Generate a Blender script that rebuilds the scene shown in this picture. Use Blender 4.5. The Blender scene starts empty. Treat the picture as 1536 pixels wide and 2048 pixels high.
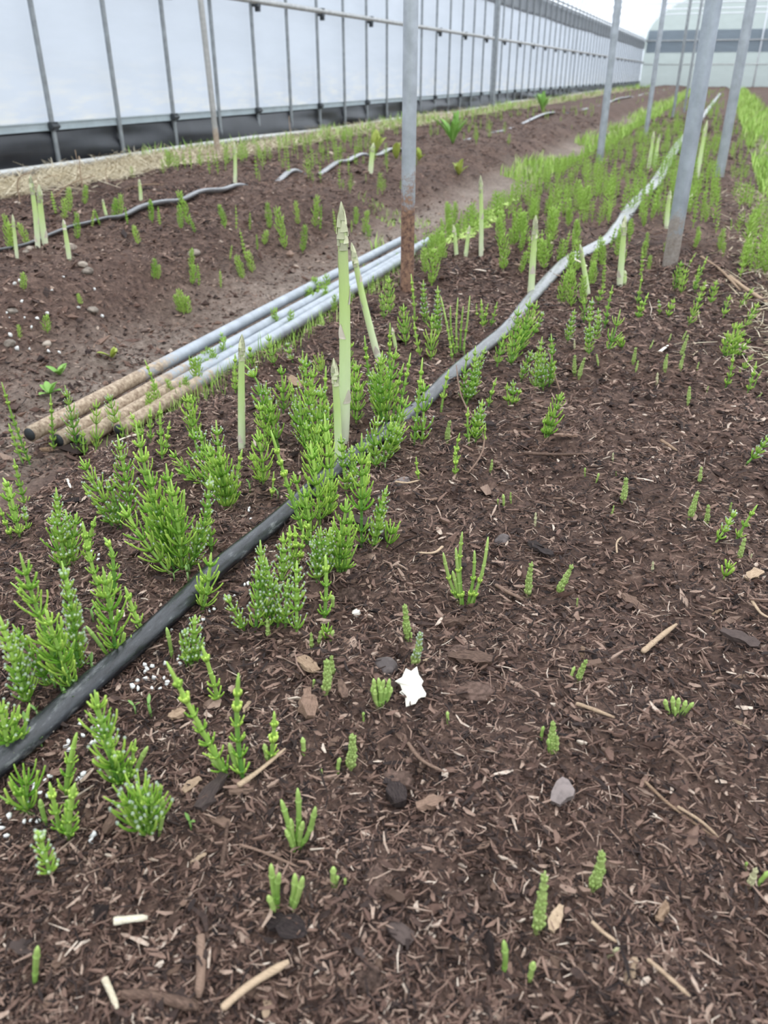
import bpy, math, random
import numpy as np
from mathutils import Vector, Matrix, Quaternion

random.seed(7); np.random.seed(7)
SC = bpy.context.scene
COL = SC.collection

# ------------------------------------------------------------------ camera
CAM_H = 0.45
F_PX = 1600.0
PITCH = math.radians(28.65)
YAW = math.radians(20.51)          # camera looks this far left of the tunnel axis (+Y)
FWD = np.array([-math.sin(YAW)*math.cos(PITCH), math.cos(YAW)*math.cos(PITCH), -math.sin(PITCH)])
RGT = np.array([math.cos(YAW), math.sin(YAW), 0.0])
UPV = np.cross(RGT, FWD)
EYE = np.array([0.0, 0.0, CAM_H])
cd = bpy.data.cameras.new('camera'); cam = bpy.data.objects.new('camera', cd); COL.objects.link(cam)
cam.location = EYE
m3 = Matrix((RGT, UPV, -FWD)).transposed(); cam.rotation_euler = m3.to_euler()
cd.sensor_fit = 'VERTICAL'; cd.sensor_height = 36.0; cd.sensor_width = 27.0
cd.lens = F_PX*36.0/2048.0
cd.clip_start = 0.02; cd.clip_end = 300
cd.dof.use_dof = True; cd.dof.focus_distance = 0.88; cd.dof.aperture_fstop = 9.0
SC.camera = cam

# ------------------------------------------------------------------ world: even overcast sky
w = bpy.data.worlds.new('overcast_sky'); SC.world = w; w.use_nodes = True
nt = w.node_tree; nt.nodes.clear()
out = nt.nodes.new('ShaderNodeOutputWorld'); bg = nt.nodes.new('ShaderNodeBackground')
tc = nt.nodes.new('ShaderNodeTexCoord'); sp = nt.nodes.new('ShaderNodeSeparateXYZ')
rp = nt.nodes.new('ShaderNodeValToRGB')
rp.color_ramp.elements[0].position = 0.0; rp.color_ramp.elements[0].color = (0.60, 0.66, 0.75, 1)
rp.color_ramp.elements[1].position = 1.0; rp.color_ramp.elements[1].color = (0.95, 0.98, 1.0, 1)
nt.links.new(tc.outputs['Generated'], sp.inputs[0]); nt.links.new(sp.outputs['Z'], rp.inputs[0])
nt.links.new(rp.outputs[0], bg.inputs['Color']); nt.links.new(bg.outputs[0], out.inputs[0])
bg.inputs['Strength'].default_value = 1.75

SC.view_settings.view_transform = 'Standard'; SC.view_settings.look = 'None'
SC.view_settings.gamma = 1.0; SC.view_settings.use_curve_mapping = False
SC.view_settings.exposure = 1.0

# ------------------------------------------------------------------ helpers
def tag(o, label=None, cat=None, group=None, kind=None):
    if label: o['label'] = label
    if cat: o['category'] = cat
    if group: o['group'] = group
    if kind: o['kind'] = kind
    return o

def link(name, me, parent=None, loc=None, mat=None):
    o = bpy.data.objects.new(name, me); COL.objects.link(o)
    if parent is not None: o.parent = parent
    if loc is not None: o.location = loc
    if mat is not None and me is not None and not me.materials: me.materials.append(mat)
    return o

def empty(name, loc):
    o = bpy.data.objects.new(name, None); COL.objects.link(o); o.location = loc
    o.empty_display_size = 0.02
    return o

def mesh_np(name, verts, faces, mat=None, smooth=True, attr=None):
    """verts (N,3); faces: list of (M,k) int arrays"""
    me = bpy.data.meshes.new(name)
    verts = np.asarray(verts, dtype=np.float32)
    if not isinstance(faces, (list, tuple)): faces = [faces]
    faces = [np.asarray(f, dtype=np.int32) for f in faces if len(f)]
    me.vertices.add(len(verts)); me.vertices.foreach_set('co', verts.ravel())
    nl = sum(f.size for f in faces); npol = sum(len(f) for f in faces)
    me.loops.add(nl); me.loops.foreach_set('vertex_index', np.concatenate([f.ravel() for f in faces]))
    me.polygons.add(npol)
    tot = np.concatenate([np.full(len(f), f.shape[1], dtype=np.int32) for f in faces])
    st = np.zeros(npol, dtype=np.int32); st[1:] = np.cumsum(tot)[:-1]
    me.polygons.foreach_set('loop_start', st)
    me.polygons.foreach_set('use_smooth', np.full(npol, bool(smooth)))
    if attr is not None:
        a = me.attributes.new('tone', 'FLOAT', 'POINT'); a.data.foreach_set('value', np.asarray(attr, dtype=np.float32))
    me.update(calc_edges=True)
    if mat is not None: me.materials.append(mat)
    return me

class MB:
    """collects small shapes into one mesh"""
    def __init__(s): s.v = []; s.q = []; s.t = []; s.n = 0
    def add(s, v, q=(), t=()):
        v = np.asarray(v, float); s.v.append(v)
        if len(q): s.q.append(np.asarray(q, int)+s.n)
        if len(t): s.t.append(np.asarray(t, int)+s.n)
        s.n += len(v)
    def tube(s, pts, rad, sides=8, cap=True, flat=None, roll=None):
        """tube along pts; flat=(a,b) multiplies the section axes"""
        pts = np.asarray(pts, float); n = len(pts)
        rad = np.broadcast_to(np.asarray(rad, float), (n,))
        tan = np.gradient(pts, axis=0); tan /= np.linalg.norm(tan, axis=1)[:, None]+1e-12
        ref = np.array([0, 0, 1.0]) if abs(tan[0][2]) < .9 else np.array([1.0, 0, 0])
        u = np.cross(tan[0], ref); u /= np.linalg.norm(u)
        V = []
        for i in range(n):
            u = u-tan[i]*(u@tan[i]); u /= np.linalg.norm(u)+1e-12
            w_ = np.cross(tan[i], u)
            a = np.linspace(0, 2*np.pi, sides, endpoint=False)+(0 if roll is None else roll[i])
            fa, fb = (1, 1) if flat is None else (flat[i] if np.ndim(flat) > 1 else flat)
            V.append(pts[i]+rad[i]*(np.cos(a)[:, None]*u*fa+np.sin(a)[:, None]*w_*fb))
        V = np.concatenate(V)
        k = np.arange(sides); q = []
        for i in range(n-1):
            q.append(np.stack([i*sides+k, i*sides+(k+1) % sides, (i+1)*sides+(k+1) % sides, (i+1)*sides+k], 1))
        t = []
        if cap:
            V = np.concatenate([V, pts[:1], pts[-1:]]); a0 = n*sides
            t.append(np.stack([np.full(sides, a0), (k+1) % sides, k], 1))
            t.append(np.stack([np.full(sides, a0+1), (n-1)*sides+k, (n-1)*sides+(k+1) % sides], 1))
            t = np.concatenate(t)
        s.add(V, np.concatenate(q), t)
    def box(s, c, half, R=None):
        c = np.asarray(c, float); h = np.asarray(half, float)
        v = np.array([[x, y, z] for x in (-1, 1) for y in (-1, 1) for z in (-1, 1)], float)*h
        if R is not None: v = v@np.asarray(R).T
        s.add(v+c, [[0, 1, 3, 2], [4, 6, 7, 5], [0, 4, 5, 1], [2, 3, 7, 6], [0, 2, 6, 4], [1, 5, 7, 3]])
    def mesh(s, name, mat=None, smooth=True):
        return mesh_np(name, np.concatenate(s.v), [np.concatenate(s.q) if s.q else [], np.concatenate(s.t) if s.t else []], mat, smooth)

def _hash(ix, iy, seed):
    h = (ix.astype(np.int64)*374761393+iy.astype(np.int64)*668265263+seed*1274126177) & 0x7fffffff
    h = ((h ^ (h >> 13))*1274126177) & 0x7fffffff
    return ((h ^ (h >> 16)) & 0xffff)/65535.0
def vnoise(x, y, seed=0):
    ix = np.floor(x); iy = np.floor(y); fx = x-ix; fy = y-iy
    ix = ix.astype(np.int64); iy = iy.astype(np.int64)
    fx = fx*fx*(3-2*fx); fy = fy*fy*(3-2*fy)
    a = _hash(ix, iy, seed); b = _hash(ix+1, iy, seed); c = _hash(ix, iy+1, seed); d = _hash(ix+1, iy+1, seed)
    return (a*(1-fx)+b*fx)*(1-fy)+(c*(1-fx)+d*fx)*fy-0.5
PX = np.array([-3.7, -3.3, -2.75, -2.55, -2.2, -1.8, -1.52, -1.40, -1.30, -1.12, -0.98, -0.88, -0.80, -0.70, -0.45, -0.1, 0.06, 0.18, 0.30, 0.42, 0.6, 0.85, 1.1, 2.2, 2.5, 2.8, 3.1, 4.7])
PZ = np.array([-.03, -.02, -.005, .03, .05, .035, .01, -.05, -.115, -.14, -.14, -.12, -.06, -.012, .0, .0, -.005, -.03, -.085, -.12, -.12, -.03, .0, .0, -.1, -.1, 0, -.02])
def height(x, y):
    x = np.asarray(x, float); y = np.asarray(y, float)
    xx = x+0.05*vnoise(x*1.3, y*1.1, 11)+0.03*vnoise(x*4, y*3, 12)
    z = np.interp(xx, PX, PZ)
    z = z+0.030*vnoise(x*2.3, y*2.3, 1)+0.026*vnoise(x*6.1, y*6.1, 2)+0.020*vnoise(x*14, y*14, 3)
    z = z+0.012*vnoise(x*33, y*33, 4)+0.005*vnoise(x*75, y*75, 5)
    z = z+0.035*vnoise(x*3.7, y*3.1, 6)*np.clip((-1.2-x)*4, 0, 1)*np.clip((x+2.9)*4, 0, 1)
    return z
def h1(x, y): return float(height(np.array([x]), np.array([y]))[0])
def ray(px, py):
    return FWD+RGT*(px-768)/F_PX-UPV*(py-1024)/F_PX
def ground(px, py):
    """the point of the soil seen at a spot of the photograph"""
    d = ray(px, py)
    s = np.linspace(0.25, 45, 9000) if py < 420 else np.linspace(0.25, 6, 4000)
    P = EYE+d*s[:, None]
    below = np.nonzero(P[:, 2] < height(P[:, 0], P[:, 1]))[0]
    p = P[below[0]] if len(below) else P[-1]
    return np.array([p[0], p[1], h1(p[0], p[1])])
VH = np.array([FWD[0], FWD[1], 0]); VH /= np.linalg.norm(VH)
def above(px, py, base):
    """the point seen at a spot of the photograph, straight over (or beside) a base point"""
    d = ray(px, py); s = ((base-EYE)@VH)/(d@VH)
    return EYE+d*s
def project(P):
    v = np.asarray(P)-EYE; zc = v@FWD
    return 768+F_PX*(v@RGT)/zc, 1024-F_PX*(v@UPV)/zc, zc

# ------------------------------------------------------------------ materials
def new_mat(name):
    m = bpy.data.materials.new(name); m.use_nodes = True
    n = m.node_tree; b = n.nodes['Principled BSDF']
    return m, n, b
def ramp(n, stops, fac=None):
    r = n.nodes.new('ShaderNodeValToRGB'); e = r.color_ramp.elements
    while len(e) < len(stops): e.new(0.5)
    for el, (p, c) in zip(e, stops): el.position = p; el.color = (*c, 1)
    if fac is not None: n.links.new(fac, r.inputs[0])
    return r
def noise(n, scale, detail=4, coord=None, rough=.55):
    t = n.nodes.new('ShaderNodeTexNoise'); t.inputs['Scale'].default_value = scale; t.inputs['Detail'].default_value = detail
    t.inputs['Roughness'].default_value = rough
    if coord is not None: n.links.new(coord, t.inputs['Vector'])
    return t
def coord(n, kind='Object'): 
    return n.nodes.new('ShaderNodeTexCoord').outputs[kind]
def bump(n, b, h, strength=.4, dist=.002):
    k = n.nodes.new('ShaderNodeBump'); k.inputs['Strength'].default_value = strength; k.inputs['Distance'].default_value = dist
    n.links.new(h, k.inputs['Height']); n.links.new(k.outputs[0], b.inputs['Normal'])
def mixc(n, a, c, fac, typ='MIX'):
    k = n.nodes.new('ShaderNodeMix'); k.data_type = 'RGBA'; k.blend_type = typ
    for s, v in ((k.inputs[6], a), (k.inputs[7], c)):
        if isinstance(v, tuple): s.default_value = (*v, 1)
        else: n.links.new(v, s)
    if isinstance(fac, float): k.inputs[0].default_value = fac
    else: n.links.new(fac, k.inputs[0])
    return k.outputs[2]
def math_(n, op, a, b=None, clamp=False):
    k = n.nodes.new('ShaderNodeMath'); k.operation = op; k.use_clamp = clamp
    for s, v in zip(k.inputs, (a, b)):
        if v is None: continue
        if isinstance(v, (int, float)): s.default_value = v
        else: n.links.new(v, s)
    return k.outputs[0]
def simple(name, col, rough=.6, var=.25, scale=40, bmp=0, spec=.3):
    m, n, b = new_mat(name); c = coord(n)
    t = noise(n, scale, 4, c)
    oi = n.nodes.new('ShaderNodeObjectInfo')
    f = math_(n, 'ADD', t.outputs[0], math_(n, 'MULTIPLY', math_(n, 'SUBTRACT', oi.outputs['Random'], .5), .5))
    lo = tuple(x*(1-var) for x in col); hi = tuple(min(1, x*(1+var)) for x in col)
    r = ramp(n, [(.3, lo), (.7, hi)], f)
    n.links.new(r.outputs[0], b.inputs['Base Color']); b.inputs['Roughness'].default_value = rough
    b.inputs['Specular IOR Level'].default_value = spec
    if bmp: bump(n, b, t.outputs[0], bmp, .002)
    return m

# soil
SOIL_STOPS = [(.0, (.014, .010, .010)), (.26, (.045, .028, .023)), (.50, (.122, .070, .053)), (.72, (.235, .148, .112)), (.90, (.37, .265, .205)), (1., (.60, .50, .41))]
def soil_mat():
    m, n, b = new_mat('soil'); g = n.nodes.new('ShaderNodeNewGeometry'); P = g.outputs['Position']
    t1 = noise(n, 3.2, 5, P); t2 = noise(n, 60, 6, P, .7); t3 = noise(n, 260, 3, P, .7)
    f = math_(n, 'ADD', math_(n, 'MULTIPLY', t2.outputs[0], .75), math_(n, 'MULTIPLY', t3.outputs[0], .4))
    f = math_(n, 'ADD', f, math_(n, 'MULTIPLY', t1.outputs[0], .3))
    r = ramp(n, [(.40, (.020, .013, .012)), (.62, (.060, .037, .030)), (.80, (.135, .085, .065)), (.95, (.28, .19, .15))], f)
    # paler clay shows where the trodden paths run between the beds
    sx = n.nodes.new('ShaderNodeSeparateXYZ'); n.links.new(P, sx.inputs[0])
    def band(c, wd):
        return math_(n, 'SUBTRACT', 1.0, math_(n, 'DIVIDE', math_(n, 'ABSOLUTE', math_(n, 'SUBTRACT', sx.outputs['X'], c)), wd), True)
    bb = math_(n, 'ADD', band(-1.13, .25), band(.52, .32), True)
    t4 = noise(n, 5, 5, P, .6)
    bb = math_(n, 'MULTIPLY', bb, math_(n, 'MULTIPLY', t4.outputs[0], 1.9), True)
    clay = ramp(n, [(.40, (.065, .048, .039)), (.62, (.165, .126, .102)), (.9, (.34, .28, .235))], f)
    n.links.new(mixc(n, r.outputs[0], clay.outputs[0], bb), b.inputs['Base Color'])
    b.inputs['Roughness'].default_value = .85; b.inputs['Specular IOR Level'].default_value = .2
    bump(n, b, f, .8, .006)
    return m
M_SOIL = soil_mat()
def tone_mat(name, stops, rough=.75):
    m, n, b = new_mat(name)
    a = n.nodes.new('ShaderNodeAttribute'); a.attribute_name = 'tone'
    g = n.nodes.new('ShaderNodeNewGeometry'); t = noise(n, 320, 2, g.outputs['Position'])
    f = math_(n, 'ADD', a.outputs['Fac'], math_(n, 'MULTIPLY', math_(n, 'SUBTRACT', t.outputs[0], .5), .25))
    r = ramp(n, stops, f); n.links.new(r.outputs[0], b.inputs['Base Color'])
    b.inputs['Roughness'].default_value = rough; b.inputs['Specular IOR Level'].default_value = .25
    return m
M_MULCH = tone_mat('mulch', SOIL_STOPS)
M_STRAW = tone_mat('straw', [(0, (.22, .17, .10)), (.5, (.55, .46, .31)), (1, (.80, .72, .55))])
M_GRASS = tone_mat('grass', [(0, (.15, .28, .04)), (.5, (.34, .54, .10)), (1, (.58, .70, .25))], .5)

def wood_mat(name, lo, hi, seed=0.):
    m, n, b = new_mat(name); c = coord(n)
    mp = n.nodes.new('ShaderNodeMapping'); mp.inputs['Scale'].default_value = (1, 9, 9); n.links.new(c, mp.inputs[0])
    oi = n.nodes.new('ShaderNodeObjectInfo')
    t = noise(n, 130, 5, mp.outputs[0], .65)
    f = math_(n, 'ADD', t.outputs[0], math_(n, 'MULTIPLY', math_(n, 'SUBTRACT', oi.outputs['Random'], .5), .45))
    r = ramp(n, [(.25, lo), (.75, hi)], f); n.links.new(r.outputs[0], b.inputs['Base Color'])
    b.inputs['Roughness'].default_value = .8; b.inputs['Specular IOR Level'].default_value = .2
    bump(n, b, t.outputs[0], .6, .0015)
    return m
M_BARK = wood_mat('bark', (.060, .036, .028), (.31, .20, .145))
M_BARKD = wood_mat('dark_bark', (.022, .016, .016), (.11, .080, .070))
M_WOOD = wood_mat('pale_wood', (.22, .14, .09), (.56, .41, .28))
M_WHITEWOOD = wood_mat('white_wood', (.55, .46, .32), (.85, .78, .62))

def green_mat(name, dark, lite, trans=.12, tipz=0., gen=False):
    m, n, b = new_mat(name); c = coord(n, 'Generated' if gen else 'Object')
    oi = n.nodes.new('ShaderNodeObjectInfo'); t = noise(n, 3, 2, c)
    f = math_(n, 'ADD', math_(n, 'MULTIPLY', oi.outputs['Random'], .45), math_(n, 'MULTIPLY', t.outputs[0], .35))
    if tipz:   # branch tips are the younger, yellower growth
        sx = n.nodes.new('ShaderNodeSeparateXYZ'); n.links.new(c, sx.inputs[0])
        f = math_(n, 'ADD', f, math_(n, 'MULTIPLY', math_(n, 'SUBTRACT', sx.outputs['Z'], .35), tipz))
    r = ramp(n, [(.15, dark), (.85, lite)], f)
    n.links.new(r.outputs[0], b.inputs['Base Color'])
    b.inputs['Roughness'].default_value = .42; b.inputs['Specular IOR Level'].default_value = .4
    tr = n.nodes.new('ShaderNodeBsdfTranslucent'); n.links.new(r.outputs[0], tr.inputs['Color'])
    mx = n.nodes.new('ShaderNodeMixShader'); mx.inputs[0].default_value = trans
    n.links.new(b.outputs[0], mx.inputs[1]); n.links.new(tr.outputs[0], mx.inputs[2])
    n.links.new(mx.outputs[0], n.nodes['Material Output'].inputs['Surface'])
    return m
M_HT = green_mat('horsetail_green', (.22, .47, .05), (.64, .82, .17), .28, .75)
M_HTSTEM = green_mat('horsetail_stem', (.11, .27, .05), (.46, .68, .14), .1, .7, True)
M_HTFAR = green_mat('far_horsetail', (.30, .53, .07), (.62, .78, .20), .28)
M_HTY = green_mat('young_horsetail', (.33, .46, .12), (.50, .60, .22), .2)
M_HTB = green_mat('horsetail_finger', (.20, .40, .06), (.50, .66, .20), .2, .7, True)
M_HTP = green_mat('pale_horsetail', (.55, .53, .30), (.68, .64, .40), .15)
M_LEAF = green_mat('weed_leaf', (.24, .48, .09), (.44, .68, .20), .3)
M_LEAFY = green_mat('yellow_leaf', (.40, .50, .08), (.58, .62, .18), .3)
M_SEED = green_mat('seedling', (.24, .46, .10), (.45, .62, .26), .3)

def dew_mat():
    m, n, b = new_mat('dew'); b.inputs['Base Color'].default_value = (.9, .95, .95, 1); b.inputs['Roughness'].default_value = .03
    b.inputs['IOR'].default_value = 1.33; b.inputs['Transmission Weight'].default_value = .75; b.inputs['Specular IOR Level'].default_value = .9
    return m
M_DEW = dew_mat()

def asparagus_mat():
    m, n, b = new_mat('asparagus'); g = coord(n, 'Generated'); s = n.nodes.new('ShaderNodeSeparateXYZ'); n.links.new(g, s.inputs[0])
    t = noise(n, 30, 3, g)
    f = math_(n, 'ADD', s.outputs['Z'], math_(n, 'MULTIPLY', math_(n, 'SUBTRACT', t.outputs[0], .5), .12))
    r = ramp(n, [(.0, (.74, .70, .58)), (.14, (.76, .79, .56)), (.35, (.66, .78, .42)), (.65, (.54, .70, .25)), (.85, (.50, .60, .26)), (1, (.50, .50, .32))], f)
    n.links.new(r.outputs[0], b.inputs['Base Color']); b.inputs['Roughness'].default_value = .38
    b.inputs['Subsurface Weight'].default_value = .0
    return m
M_ASP = asparagus_mat()
M_BRACT = simple('asparagus_bract', (.62, .55, .45), .5, .2, 60)
M_BRACTG = simple('asparagus_tip_bract', (.50, .50, .32), .5, .42, 60)

def metal_mat(name, base=(.36, .38, .40), rust_z=None, rust_amt=0., rough=.45, axis='Z', soft=.2, rustcol=((.10, .045, .025), (.32, .19, .11))):
    m, n, b = new_mat(name); g = n.nodes.new('ShaderNodeNewGeometry'); P = g.outputs['Position']
    t = noise(n, 22, 5, P, .6); t2 = noise(n, 120, 4, P, .65)
    lo = tuple(x*.78 for x in base); hi = tuple(min(1, x*1.18) for x in base)
    r = ramp(n, [(.3, lo), (.7, hi)], t.outputs[0])
    colo = r.outputs[0]; b.inputs['Metallic'].default_value = .35; b.inputs['Roughness'].default_value = rough
    if rust_z is not None:
        s = n.nodes.new('ShaderNodeSeparateXYZ'); n.links.new(P, s.inputs[0])
        h = math_(n, 'DIVIDE', math_(n, 'SUBTRACT', rust_z, s.outputs[axis]), soft)
        h = math_(n, 'ADD', h, math_(n, 'MULTIPLY', math_(n, 'SUBTRACT', math_(n, 'ADD', math_(n, 'MULTIPLY', t.outputs[0], .6), math_(n, 'MULTIPLY', t2.outputs[0], .4)), .5), 5.0))
        h = math_(n, 'MULTIPLY', math_(n, 'MULTIPLY', math_(n, 'ADD', h, .5), 1.6, True), rust_amt)
        rr = ramp(n, [(.35, rustcol[0]), (.65, rustcol[1])], t2.outputs[0])
        colo = mixc(n, colo, rr.outputs[0], h)
        n.links.new(math_(n, 'SUBTRACT', .35, math_(n, 'MULTIPLY', h, .35)), b.inputs['Metallic'])
        n.links.new(math_(n, 'ADD', rough, math_(n, 'MULTIPLY', h, .35)), b.inputs['Roughness'])
    n.links.new(colo, b.inputs['Base Color'])
    bump(n, b, t2.outputs[0], .15, .001)
    return m
M_POSTR = metal_mat('galvanised_rusty_low', (.46, .49, .52), .20, .97, .42, soft=.09, rustcol=((.085, .035, .024), (.36, .20, .12)))
M_POSTD = metal_mat('galvanised_dusty_foot', (.42, .46, .50), .10, .85, .40, soft=.07, rustcol=((.20, .14, .10), (.36, .30, .25)))
M_POST = metal_mat('galvanised', (.40, .43, .46), .02, .5, .42, soft=.03, rustcol=((.25, .2, .16), (.4, .36, .32)))
M_HOOP = metal_mat('hoop_steel', (.30, .32, .33), None, 0, .5)
M_RAIL = metal_mat('rail_steel', (.46, .46, .45), None, 0, .5)
M_WPOST = simple('white_pipe', (.75, .77, .80), .4, .08)
M_PIPE = metal_mat('lying_pipe', (.40, .43, .47), 1.36, 1.0, .5, axis='Y', soft=.16, rustcol=((.22, .15, .10), (.52, .41, .30)))
M_CLAMP = simple('dark_clamp', (.05, .055, .06), .5, .2)
M_CHANNEL = simple('grey_channel', (.36, .41, .43), .5, .12, 12)
M_GPIPE = simple('ground_pipe', (.52, .52, .50), .5, .2, 9)

def hose_mat(name, pale_rate):
    m, n, b = new_mat(name); g = n.nodes.new('ShaderNodeNewGeometry'); P = g.outputs['Position']
    mp = n.nodes.new('ShaderNodeMapping'); mp.inputs['Scale'].default_value = (3, .7, 3); mp.inputs['Rotation'].default_value = (0, 0, .25); n.links.new(P, mp.inputs[0])
    t = noise(n, 45, 6, mp.outputs[0], .7); t2 = noise(n, 6, 4, P)
    s = n.nodes.new('ShaderNodeSeparateXYZ'); n.links.new(P, s.inputs[0])
    # the tape turns from black to pale grey along +Y
    far = math_(n, 'MULTIPLY', math_(n, 'SUBTRACT', s.outputs['Y'], .75), pale_rate, True)
    f = math_(n, 'ADD', math_(n, 'MULTIPLY', t.outputs[0], .7), math_(n, 'MULTIPLY', t2.outputs[0], .3))
    r = ramp(n, [(.42, (.012, .012, .014)), (.56, (.040, .042, .047)), (.68, (.26, .26, .26))], f)  # pale streaks: dusty scratches plus highlights painted into the colour
    r2 = ramp(n, [(.35, (.24, .24, .25)), (.65, (.40, .395, .395))], f)
    n.links.new(mixc(n, r.outputs[0], r2.outputs[0], far), b.inputs['Base Color'])
    b.inputs['Roughness'].default_value = .27; b.inputs['Specular IOR Level'].default_value = .6
    bump(n, b, f, .3, .001)
    return m
M_HOSE = hose_mat('drip_hose', .62)
M_HOSE2 = hose_mat('drip_hose_old', .35)

def film_mat(name, col, transp, transl, stain=True):
    m, n, b = new_mat(name); n.nodes.remove(b); g = n.nodes.new('ShaderNodeNewGeometry'); P = g.outputs['Position']
    mp = n.nodes.new('ShaderNodeMapping'); mp.inputs['Scale'].default_value = (1, .35, 2.2); n.links.new(P, mp.inputs[0])
    t = noise(n, 2.2, 6, mp.outputs[0], .65); t2 = noise(n, 9, 5, mp.outputs[0], .6)
    s = n.nodes.new('ShaderNodeSeparateXYZ'); n.links.new(P, s.inputs[0])
    base = ramp(n, [(.35, tuple(x*.93 for x in col)), (.65, col)], t.outputs[0]).outputs[0]
    if stain:   # splashed mud low on the curtain
        low = math_(n, 'SUBTRACT', 1.0, math_(n, 'DIVIDE', math_(n, 'SUBTRACT', s.outputs['Z'], .2), .38), True)
        k = math_(n, 'MULTIPLY', low, ramp(n, [(.45, (0, 0, 0)), (.72, (.85, .85, .85))], t2.outputs[0]).outputs[0])
        base = mixc(n, base, (.62, .60, .54), k)
    d = n.nodes.new('ShaderNodeBsdfDiffuse'); tl = n.nodes.new('ShaderNodeBsdfTranslucent'); tp = n.nodes.new('ShaderNodeBsdfTransparent')
    for x in (d, tl): n.links.new(base, x.inputs['Color'])
    gl = n.nodes.new('ShaderNodeBsdfGlossy'); gl.inputs['Roughness'].default_value = .25
    m1 = n.nodes.new('ShaderNodeMixShader'); m1.inputs[0].default_value = transl
    n.links.new(d.outputs[0], m1.inputs[1]); n.links.new(tl.outputs[0], m1.inputs[2])
    m2 = n.nodes.new('ShaderNodeMixShader'); m2.inputs[0].default_value = transp
    n.links.new(m1.outputs[0], m2.inputs[1]); n.links.new(tp.outputs[0], m2.inputs[2])
    m3_ = n.nodes.new('ShaderNodeMixShader'); m3_.inputs[0].default_value = .03
    n.links.new(m2.outputs[0], m3_.inputs[1]); n.links.new(gl.outputs[0], m3_.inputs[2])
    n.links.new(m3_.outputs[0], n.nodes['Material Output'].inputs['Surface'])
    return m
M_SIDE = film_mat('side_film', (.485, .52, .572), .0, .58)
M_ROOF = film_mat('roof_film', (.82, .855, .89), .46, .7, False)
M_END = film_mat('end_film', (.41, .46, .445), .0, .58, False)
M_BAND = film_mat('hills_backdrop', (.37, .425, .475), .0, .5, False)
M_FLAP = film_mat('film_flap', (.47, .49, .51), .0, .5, False)
def black_film():
    m, n, b = new_mat('black_plastic'); g = n.nodes.new('ShaderNodeNewGeometry'); t = noise(n, 4, 5, g.outputs['Position'])
    r = ramp(n, [(.3, (.012, .013, .016)), (.7, (.034, .036, .043))], t.outputs[0]); n.links.new(r.outputs[0], b.inputs['Base Color'])
    b.inputs['Roughness'].default_value = .38; b.inputs['Specular IOR Level'].default_value = .5
    return m
M_BLACK = black_film()
M_PERL = simple('perlite', (.80, .79, .76), .7, .1, 300)
M_STONE = simple('stone', (.155, .125, .118), .75, .45, 120, .6)
M_STONEL = simple('pale_stone', (.30, .25, .205), .85, .4, 60, .6)
M_CLOD = simple('clod', (.10, .066, .053), .95, .65, 220, 1.0, .1)
M_SHELL = simple('white_flake', (.76, .70, .61), .6, .06, 30)
M_TWIG = wood_mat('twig', (.075, .045, .034), (.29, .19, .14))

# ------------------------------------------------------------------ structure: soil
def axis_steps(lo, hi, near_lo, near_hi, fine, growth, cap):
    a = list(np.arange(near_lo, near_hi, fine)); st = fine; v = a[-1]
    while v < hi: st = min(st*growth, cap); v += st; a.append(v)
    st = fine; v = near_lo; b = []
    while v > lo: st = min(st*growth, cap); v -= st; b.append(v)
    return np.array(b[::-1]+a)
gx = axis_steps(-3.7, 4.8, -.78, .20, .0066, 1.035, .08)
gy = axis_steps(-2.0, 43.0, .14, 1.25, .0066, 1.022, .45)
GX, GY = np.meshgrid(gx, gy)
GZ = height(GX.ravel(), GY.ravel())
nx, ny = len(gx), len(gy)
ii = (np.arange(ny-1)[:, None]*nx+np.arange(nx-1)[None]).ravel()
floor_me = mesh_np('floor', np.stack([GX.ravel(), GY.ravel(), GZ], 1), np.stack([ii, ii+1, ii+1+nx, ii+nx], 1), M_SOIL)
fl = link('floor', floor_me); tag(fl, 'dark brown soil beds with trodden paths between them', kind='structure')
# ground outside the tunnel, pale gravel
M_OUT = simple('outside_gravel', (.42, .41, .38), .9, .2, 3)
mb = MB(); mb.add([[-60, -60, -.25], [60, -60, -.25], [60, 120, -.25], [-60, 120, -.25]], [[0, 1, 2, 3]])
tag(link('outside_ground', mb.mesh('outside_ground', M_OUT)), 'pale ground outside the tunnel', kind='structure')

# ------------------------------------------------------------------ structure: film tunnel
WX, EX, ZW, Y0, Y1 = -3.52, 4.52, 1.75, -5.0, 42.0
XC, RX, RZ = .5, 4.02, 1.95
def arch(a): return XC-RX*np.cos(a), ZW+RZ*np.sin(a)
def sheet(name, fn, nu, nv, mat):
    u, v = np.meshgrid(np.linspace(0, 1, nu), np.linspace(0, 1, nv))
    V = fn(u.ravel(), v.ravel()); i = (np.arange(nv-1)[:, None]*nu+np.arange(nu-1)[None]).ravel()
    return mesh_np(name, V, np.stack([i, i+1, i+1+nu, i+nu], 1), mat)
def side(u, v):
    y = Y0+(Y1-Y0)*u; z = .18+(ZW-.18)*v
    x = WX-.012-.012*np.sin(np.pi*((y/.6) % 1))+.010*vnoise(y*2, z*4, 21)
    return np.stack([x, y, z], 1)
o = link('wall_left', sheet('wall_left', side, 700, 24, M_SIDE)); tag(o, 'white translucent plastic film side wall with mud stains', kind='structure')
def sider(u, v):
    y = Y0+(Y1-Y0)*u; z = -.05+(ZW+.05)*v
    return np.stack([EX+.012+0*y, y, z], 1)
tag(link('wall_right', sheet('wall_right', sider, 60, 6, M_SIDE)), 'white translucent plastic film on the far side of the tunnel', kind='structure')
def roof(u, v):
    y = Y0+(Y1-Y0)*u; x, z = arch(np.pi*v); k = 1.004
    return np.stack([XC+(x-XC)*k, y, ZW+(z-ZW)*k+.012], 1)
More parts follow.
